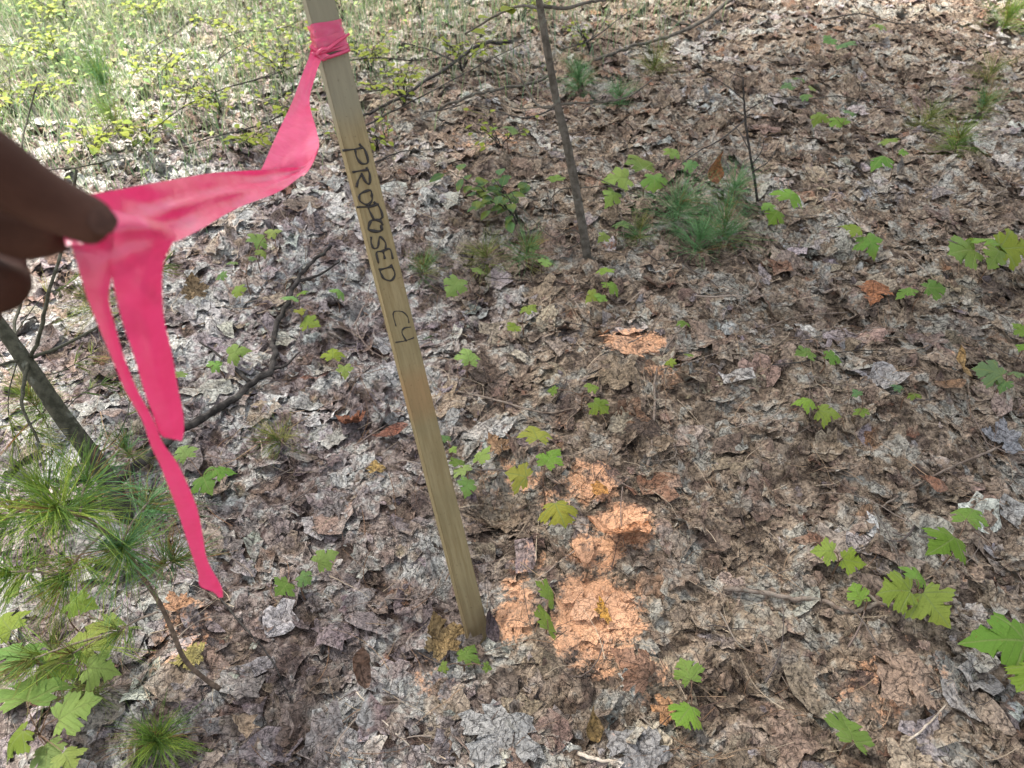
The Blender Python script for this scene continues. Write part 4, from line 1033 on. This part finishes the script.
# pine seedlings and grassy tufts
PS = 'small pine seedlings and wispy tufts'
TUFTS = [ # label, px,py, needle px, n, colours, height, spread
 ('bright tuft of long needles at the bottom edge below the curved pine stem', 158, 742, 42, 130, NG, .03, 1.15),
 ('thin dull tuft of needles on mauve litter below the dark branch', 279, 440, 34, 60, NO, .02, 1.1),
 ('soft green needle tuft just right of the stake, level with the letter D', 425, 268, 24, 70, NB_ + NO, .03, 1.2),
 ('teal pine seedling high on the slope, right of the slender trunk', 578, 80, 30, 150, NB_, .05, 1.25),
 ('olive grass-like tuft right of the teal pine seedling', 655, 66, 28, 90, NO, .03, 1.1),
 ('wide wispy pine seedling in front of the curled orange leaf', 680, 205, 44, 150, NB_, .05, 1.35),
 ('dull green needle tuft right of the wide wispy pine seedling', 724, 226, 38, 110, NB_ + NO[:1], .04, 1.3),
 ('grey-green faint tuft at the foot of the slender trunk', 640, 232, 26, 60, NO + NB_, .03, 1.3),
 ('round dense tuft below the tall corner tuft, above the widest seedling', 958, 140, 26, 130, NO + NG, .04, 1.3),
 ('pale thin tuft between the round dense tuft and the corner tuft', 984, 105, 26, 80, NB_ + NO, .04, 1.2),
 ('bright tall tuft in the upper corner', 1008, 18, 36, 150, NG, .05, 1.1),
 ('sparse grey tuft below the corner tuft', 990, 74, 28, 70, NO, .03, 1.3),
 ('wispy tuft left of the slender trunk, beside a dull two-leaf seedling', 486, 252, 26, 60, NO, .04, 1.3),
 ('teal grass tuft in the bright clearing above the hand', 100, 78, 40, 110, NB_ + NG, .05, .8),
 ('pale green grass tuft close above the stretched ribbon', 112, 118, 32, 70, NG + NO, .05, .9),
 ('broad-bladed grass wisp right of the stake beside the letter C', 440, 322, 26, 9, [(.10, .19, .06), (.14, .22, .08)], .02, 1.5),
 ('small needle tuft behind the hanging ribbon, on top of the dark branch', 128, 452, 30, 60, NO + NB_, .05, 1.2),
 ('feathery pale pine spray left of the stake foot of the slender trunk', 528, 250, 30, 70, NB_ + NO, .05, 1.35),
 ('feathery spray behind the curled orange leaf, left of the bare sapling', 735, 190, 30, 80, NB_, .05, 1.35),
 ('soft bluish spray under the wide wispy pine seedling', 700, 240, 36, 90, NB_, .04, 1.35),
 ('faint teal spray left of the olive grass-like tuft', 620, 96, 26, 70, NB_, .04, 1.3),
 ('fine grey-green spray beside the round dense tuft', 930, 118, 26, 80, NO, .04, 1.3),
 ('green needle spray on bleached litter behind the thick leaning stem', 30, 400, 40, 90, NO + NG, .08, 1.3),
 ('thin spray under the pine branches near the hanging ribbon', 90, 300, 34, 70, NO, .08, 1.3),
 ('tangled dull tuft under the large light green seedling', 90, 690, 34, 60, NO, .04, 1.2),
]
for i, (lab, x, y, ln, n, cols, hz, spd) in enumerate(TUFTS):
    c = gp(x, y, hz); b0 = Vector((c.x, c.y, h1(c.x, c.y)))
    t = thing('pine_seedling' if i not in (13, 14, 15) else 'grass_tuft', lab, 'tuft', b0, PS)
    s_ = MB(b0); s_.tube(spline([b0 - Vector((0, 0, .01)), b0.lerp(c, .5) + Vector((.003, 0, 0)), c], 3), .0012, 5); s_.build('stem', M_STEM, t)
    rg = random.Random(900 + i)
    tm = MB(b0); tuft(tm, c + Vector((0, 0, .01)), (rg.uniform(-.2, .2), rg.uniform(-.3, .1), 1), int(n * (3.0 if n > 20 else 1)), ln * depth(c) / FPX * 1.45, cols, spd * .95, .0004 if i != 15 else .0022, rg, .5); tm.build('needle_tuft', M_NEEDLE, t)

# ------------------------------------------------------------------ slender young tree
def leaf_strip(mb, p, d, up, L, wd, col, rg):
    d = d.normalized(); s_ = d.cross(up); s_ = s_.normalized() if s_.length > 1e-4 else Vector((1, 0, 0)); u = s_.cross(d)
    vs, uv = [], []
    prof = [(0, .08), (.22, .75), (.5, 1), (.78, .62), (1, .04)]; bd = rg.uniform(.05, .3)
    for (t, w_) in prof:
        for sg in (-1, 0, 1):
            vs.append(p + d * (t * L) + s_ * (sg * w_ * wd / 2) + u * (abs(sg) * .10 * wd * w_ - bd * t * t * L)); uv.append((sg * w_ * .3, t))
    fs = [(i * 3 + j, i * 3 + j + 1, i * 3 + j + 4, i * 3 + j + 3) for i in range(4) for j in range(2)]
    mb.add(vs, fs, col, uv)
base = gp(588, 262); d0 = depth(base)
tree = thing('young_tree', 'slender grey young tree trunk rising from the litter beyond the stake', 'young tree', base)
tp = [base - Vector((0, 0, .03)), pl(587, 255, .995), pl(576, 190, .95), pl(566, 140, .91), pl(557, 103, .885), pl(547, 48, .845), pl(539, 0, .81), pl(522, -110, .73), pl(505, -240, .64), pl(498, -330, .58)]
tm = MB(base); sp = spline(tp, 6); tm.tube(sp, taper(4.9 * d0 / FPX, 3.0 * .65 * d0 / FPX, len(sp), .06), 10); tm.build('trunk', M_BARK, tree)
def tbranch(pts, r0, r1, nl=0, cols=(G2,), lw=.022, rg=random.Random(3)):
    mb = MB(base); sp = spline(pts, 6, r1 * .3); mb.tube(sp, taper(r0, r1, len(sp), .1), 6); bo = mb.build('branch', M_BARK, tree)
    if nl:
        fm = MB(base)
        for k in range(nl):
            p = sp[rg.randrange(len(sp) // 3, len(sp))]
            leaf_strip(fm, p, Vector((rg.uniform(-1, 1), rg.uniform(-1, 1), rg.uniform(-.4, .3))), Vector((0, 0, 1)), lw * rg.uniform(1, 1.7), lw, rg.choice(cols), rg)
        fm.build('foliage', M_SHRUB, bo)
tbranch([pl(557, 105, .885), pl(545, 108, .89), pl(535, 102, .90), pl(524, 84, .91), pl(516, 70, .92)], .0032, .0018)
tbranch([pl(557, 105, .885), pl(575, 103, .88), pl(600, 102, .88), pl(628, 97, .89), pl(652, 80, .91)], .0030, .0014)
tbranch([pl(557, 106, .885), pl(540, 107, .91), pl(515, 108, .96), pl(490, 97, 1.0)], .0018, .001)
tbranch([pl(541, 6, .815), pl(565, 8, .83), pl(585, 3, .85), pl(606, 0, .87)], .0042, .0028)
tbranch([pl(540, 8, .815), pl(520, 6, .84), pl(495, 16, .88), pl(465, 34, .93)], .0034, .002, 5, (G3,), .03)
tbranch([pl(576, 188, .95), pl(592, 187, .96), pl(612, 186, .97), pl(626, 192, .98)], .0016, .0008)
tbranch([pl(573, 172, .94), pl(590, 175, .93), pl(610, 184, .93), pl(640, 196, .93)], .0016, .0009)
tbranch([pl(575, 188, .95), pl(560, 190, .96), pl(548, 202, .98), pl(534, 214, 1.0)], .0020, .001)
tbranch([pl(584, 240, .99), pl(572, 247, .99), pl(556, 247, 1.0), pl(548, 238, 1.0)], .0016, .0008)
tbranch([pl(583, 236, .985), pl(572, 230, .98), pl(553, 237, .99), pl(535, 222, .99), pl(520, 205, .99), pl(510, 190, .98)], .0016, .0009)

# bare dark sapling
base = gp(757, 202); d0 = depth(base)
bs = thing('bare_sapling', 'thin dark leafless sapling standing above the yellow-green seedling', 'sapling', base)
mb = MB(base); sp = spline([base - Vector((0, 0, .02)), pl(757, 198, .995), pl(752, 165, .97), pl(746, 125, .94), pl(744, 98, .92), pl(743, 78, .90)], 5, .0006); mb.tube(sp, taper(.0045, .002, len(sp), .1), 7); mb.build('trunk', M_DARKSTICK, bs)
for q in ([(752, 165, .97), (762, 150, .97), (764, 138, .97)], [(749, 150, .96), (738, 130, .97), (725, 118, .98)], [(744, 100, .92), (730, 88, .93), (705, 72, .95), (690, 60, .97)], [(753, 172, .975), (770, 160, .99), (780, 140, 1.0)], [(745, 112, .93), (758, 104, .93), (770, 98, .94)]):
    mb = MB(base); s2 = spline([pl(*a) for a in q], 5, .0004); mb.tube(s2, taper(.0018, .0009, len(s2), .1), 5); mb.build('branch', M_DARKSTICK, bs)

# second whip left of the trunk: compound-leaved shrub
def shrub(label, bx, by, hz, nst, nl, lw, cols, seed, lean=(0, 0), name='shrub', cat='shrub', group='low leafy shrubs up the slope', spread=.5, r0=.0024):
    rg = random.Random(seed); base = gp(bx, by)
    t = thing(name, label, cat, base, group)
    for k in range(nst):
        a = rg.uniform(0, 2 * math.pi); s_ = rg.uniform(.3, 1) * spread
        dv = Vector((math.cos(a) * s_ + lean[0], math.sin(a) * s_ + lean[1], 1.0)); hh = hz * rg.uniform(.7, 1.15)
        P = [base - Vector((0, 0, .01)), base + dv * hh * .4, base + Vector((dv.x * 1.35, dv.y * 1.35, .85)) * hh * .8, base + Vector((dv.x * 2.0, dv.y * 2.0, .95)) * hh]
        mb = MB(base); sp = spline(P, 6, .002); mb.tube(sp, taper(r0, r0 * .35, len(sp), .1), 5); st_ = mb.build('stem', M_DARKSTICK, t)
        fm = MB(base)
        for q in range(nl):
            u = .35 + .65 * (q + rg.random()) / nl; i = min(len(sp) - 2, int(u * (len(sp) - 1)))
            tg = (sp[i + 1] - sp[i]).normalized(); sd = tg.cross(Vector((0, 0, 1))); sd = sd.normalized() if sd.length > .01 else Vector((1, 0, 0))
            d = (sd * (1 if q % 2 else -1) + tg * rg.uniform(.2, .7) + Vector((0, 0, rg.uniform(-.3, .1))))
            tl = rg.uniform(.0, .05); p0 = sp[i]; p1 = p0 + d.normalized() * tl
            if tl > .012: fm.tube([p0, p1], .0006, 3, rg.choice(cols))
            c = rg.choice(cols); kk = rg.uniform(.8, 1.2)
            leaf_strip(fm, p1, d, Vector((rg.uniform(-.3, .3), rg.uniform(-.3, .3), 1)), lw * rg.uniform(1.2, 1.9), lw * rg.uniform(.8, 1.1), tuple(x * kk for x in c), rg)
        fm.build('foliage', M_SHRUB, st_)
Y1, Y2, Y3 = (0.214, 0.256, 0.026), (0.171, 0.228, 0.026), (0.256, 0.285, 0.039)
YG = [Y1, Y2, Y3]; BG = [(.08, .16, .065), (.10, .19, .07), (.07, .14, .055)]
shrub('pale blue-green shrub with oval leaflets left of the slender trunk', 520, 226, .13, 4, 11, .026, BG, 11, (-.45, .1), spread=.35)
SHR = [
 ('yellow-green shrub spread directly right of the ribbon knot', 372, 70, .20, 6, 9, .020), ('yellow-green twiggy shrub below the ribbon knot, over the long bent limb', 405, 105, .20, 6, 9, .020),
 ('lime shrub beside the bent limb where it nears the slender trunk', 462, 72, .18, 5, 9, .019), ('low lime sprig above the handwritten letter P', 378, 150, .12, 4, 6, .02),
 ('sparse lime sprig right of the orange-dusted leaves up the slope', 500, 148, .10, 3, 5, .02), ('yellow-green shrub touching the top of the stake', 345, 22, .18, 5, 9, .02),
 ('lime shrub left of the stake, just below the ribbon knot level', 285, 78, .18, 6, 8, .02), ('small lime shrub in the gap between stake and falling ribbon', 300, 120, .12, 4, 6, .02),
 ('yellow-green shrub above the middle of the stretched ribbon', 222, 112, .16, 6, 9, .02), ('lime shrub in the clearing over the twig tip', 160, 92, .18, 6, 9, .021),
 ('bright lime shrub in the clearing, farthest towards the top edge', 70, 30, .20, 6, 9, .024), ('lime shrub beside the teal grass tuft', 62, 66, .16, 6, 9, .022),
 ('bright green leafy sprout above the thumb', 92, 158, .10, 5, 6, .026), ('green leafy sprout left of the pale grass tuft, above the thumb root', 50, 105, .10, 5, 6, .026),
 ('sunlit lime shrub at the top edge above the teal grass', 150, 24, .18, 6, 9, .02), ('lime shrub at the top edge between clearing and stake', 240, 40, .16, 6, 8, .019),
 ('lime sprig just above the fold of the ribbon', 250, 150, .10, 4, 6, .02), ('yellow-green shrub at the top edge near the slender trunk', 520, 22, .16, 5, 8, .018),
 ('grey-green dim shrub at the top edge right of the stake', 420, 12, .18, 5, 8, .018), ('pale lime shrub at the frame corner of the clearing', 16, 118, .14, 5, 8, .022),
 ('yellow-green sprig above the stretched ribbon near the hand', 150, 140, .10, 4, 6, .022), ('sparse lime shrub behind the trunk of the slender tree', 590, 52, .12, 4, 4, .018),
]
for i, (lab, x, y, hz, ns, nl, lw) in enumerate(SHR):
    shrub(lab, x, y, hz * .8, ns + 1, nl, lw * .78, YG if 'grey' not in lab else BG, 40 + i, (random.uniform(-.3, .3), random.uniform(-.2, .2)), spread=.7)

# grass of the clearing
dens = lambda px, py: np.maximum(np.clip(1.12 - px / 330 - py / 190, 0, 1) ** .8, .42 * np.clip(1.9 - px / 420 - py / 170, 0, 1))
def grass():
    rg = np.random.default_rng(77); N = 120000
    X = rg.uniform(-4.2, .9, N); Y = rg.uniform(1.6, 5.2, N)
    px, py, _ = to_px(X, Y, np.zeros(N)); k = (rg.random(N) < dens(px, py)) & (px > -260); X, Y = X[k], Y[k]; N = len(X)
    L = rg.uniform(.05, .16, N); a = rg.uniform(0, 2 * np.pi, N); ln = rg.uniform(.15, .9, N); wd = rg.uniform(.0009, .0022, N)
    S = 4; t = np.linspace(0, 1, S)[None]
    wx = X[:, None] + np.cos(a)[:, None] * ln[:, None] * L[:, None] * t ** 1.6; wy = Y[:, None] + np.sin(a)[:, None] * ln[:, None] * L[:, None] * t ** 1.6
    wz = hgt(X, Y)[:, None] + L[:, None] * (t - .35 * ln[:, None] * t * t)
    ww = wd[:, None] * (1.05 - t)
    sx, sy = -np.sin(a)[:, None] * ww, np.cos(a)[:, None] * ww
    V = np.stack([np.stack([wx - sx, wy - sy, wz], -1), np.stack([wx + sx, wy + sy, wz], -1)], 2).reshape(-1, 3)
    f = np.array([(i * 2, i * 2 + 1, i * 2 + 3, i * 2 + 2) for i in range(S - 1)]).ravel()
    loops = ((np.arange(N) * S * 2)[:, None] + f[None]).ravel()
    cols = np.array([(.20, .27, .12), (.14, .22, .09), (.31, .31, .21), (.12, .21, .11), (.36, .36, .26)])
    c = cols[rg.integers(0, 5, N)] * rg.uniform(.8, 1.2, (N, 1)); c = np.repeat(c, S * 2, 0)
    return big_mesh('grass', V, loops, np.full(len(loops) // 4, 4), M_NEEDLE, {'tint': ('FLOAT_COLOR', np.c_[c, np.ones(len(c))])})
gr = grass(); gr['kind'] = 'stuff'; gr['label'] = 'thin pale green and straw grass in the bright clearing'; gr['category'] = 'grass'

# ------------------------------------------------------------------ unseen tree added so that its crown shades the near ground
def shade_tree(label, bx, by, cx, cy, cz, rx, rz, n, seed):
    rg = np.random.default_rng(seed); base = Vector((bx, by, h1(bx, by)))
    t = thing('tree', label, 'tree', base)
    mb = MB(base); sp = spline([base - Vector((0, 0, .1)), base + Vector((0, .05, 2.5)), Vector((bx * .8 + cx * .2, by * .8 + cy * .2, cz * .65)), Vector((cx, cy, cz))], 6)
    mb.tube(sp, taper(.16, .05, len(sp), .05), 12); mb.build('trunk', M_BARK, t)
    lm = MB(base); rr = random.Random(seed)
    for k in range(9):
        a = rr.uniform(0, 6.28); e = Vector((cx + math.cos(a) * rx * .8, cy + math.sin(a) * rx * .8, cz + rr.uniform(-.3, .6) * rz)); p = sp[rr.randrange(len(sp) // 2, len(sp))]
        q = spline([p, p.lerp(e, .5) + Vector((0, 0, .3)), e], 5); lm.tube(q, taper(.05, .012, len(q)), 6)
    lm.build('limbs', M_BARK, t)
    U = rg.normal(0, 1, (n, 3)); U /= np.linalg.norm(U, axis=1, keepdims=True); r = rg.random(n) ** (1 / 2.6)
    C = U * r[:, None] * np.array([rx, rx, rz]) + np.array([cx, cy, cz]) - np.array(base)
    L = rg.uniform(.07, .14, n); d = rg.normal(0, 1, (n, 3)); d[:, 2] *= .4; d /= np.linalg.norm(d, axis=1, keepdims=True)
    s_ = np.cross(d, rg.normal(0, .5, (n, 3)) + [0, 0, 1]); s_ /= np.linalg.norm(s_, axis=1, keepdims=True)
    V = np.stack([C - d * L[:, None], C + s_ * L[:, None] * .6, C + d * L[:, None], C - s_ * L[:, None] * .6], 1).reshape(-1, 3)
    col = np.repeat(np.array([(.06, .12, .03)]) * rg.uniform(.7, 1.4, (n, 1)), 4, 0)
    o = big_mesh('crown', V, np.arange(n * 4), np.full(n, 4), M_NEEDLE, {'tint': ('FLOAT_COLOR', np.c_[col, np.ones(len(col))])})
    o.parent = t
k_ = 7.5 / math.tan(SUN_EL)
def overhead(x, y, z=7.5): return (x + math.sin(SUN_AZ) * z / math.tan(SUN_EL), y + math.cos(SUN_AZ) * z / math.tan(SUN_EL))
c1 = overhead(1.4, .9)
shade_tree('unseen tall leafy tree added beyond the clearing so its crown shades the stake', c1[0] - 1.0, c1[1] + 3.0, c1[0], c1[1], 7.5, 2.75, 1.1, 4600, 5)

def ground_cover():
    rg = np.random.default_rng(91); N = 42000
    X = rg.uniform(-4.0, .9, N); Y = rg.uniform(1.6, 5.0, N)
    px, py, _ = to_px(X, Y, np.zeros(N))
    cl = np.clip(vn(X * 4, Y * 4, 51) * 2.4 + .35, 0, 1)
    k = (rg.random(N) < np.clip(.80 - px / 900 - py / 330, 0, 1) * cl * .62) & (px > -260); X, Y = X[k], Y[k]; N = len(X)
    L = rg.uniform(.012, .033, N); a = rg.uniform(0, 2 * np.pi, N); Z = hgt(X, Y) + rg.uniform(.015, .11, N); tl = rg.normal(0, .35, N)
    dx, dy = np.cos(a), np.sin(a); V = []
    for (u, w_, z_) in ((0, 0, 0), (.5, .34, .06), (1, 0, -.1), (.5, -.34, .06)):
        V.append(np.stack([X + L * (u * dx - w_ * dy), Y + L * (u * dy + w_ * dx), Z + L * (z_ + u * tl)], -1))
    V = np.stack(V, 1)
    # stalk of each leaf down to the ground
    S = np.stack([np.stack([X - .0006, Y, Z], -1), np.stack([X + .0006, Y, Z], -1), np.stack([X + .0006 - dx * .01, Y - dy * .01, hgt(X, Y)], -1), np.stack([X - .0006 - dx * .01, Y - dy * .01, hgt(X, Y)], -1)], 1)
    V = np.concatenate([V, S], 1).reshape(-1, 3)
    cols = np.array([(.20, .25, .06), (.16, .22, .06), (.24, .28, .09), (.11, .18, .06)])
    c = np.repeat(cols[rg.integers(0, 4, N)] * rg.uniform(.8, 1.25, (N, 1)), 8, 0)
    f = (np.arange(N)[:, None] * 8 + np.arange(8)[None]).ravel()
    return big_mesh('undergrowth', V, f, np.full(N * 2, 4), M_NEEDLE, {'tint': ('FLOAT_COLOR', np.c_[c, np.ones(len(c))])})
uc = ground_cover(); uc['kind'] = 'stuff'; uc['label'] = 'tiny lime green leaves of the undergrowth towards the bright clearing'; uc['category'] = 'undergrowth'
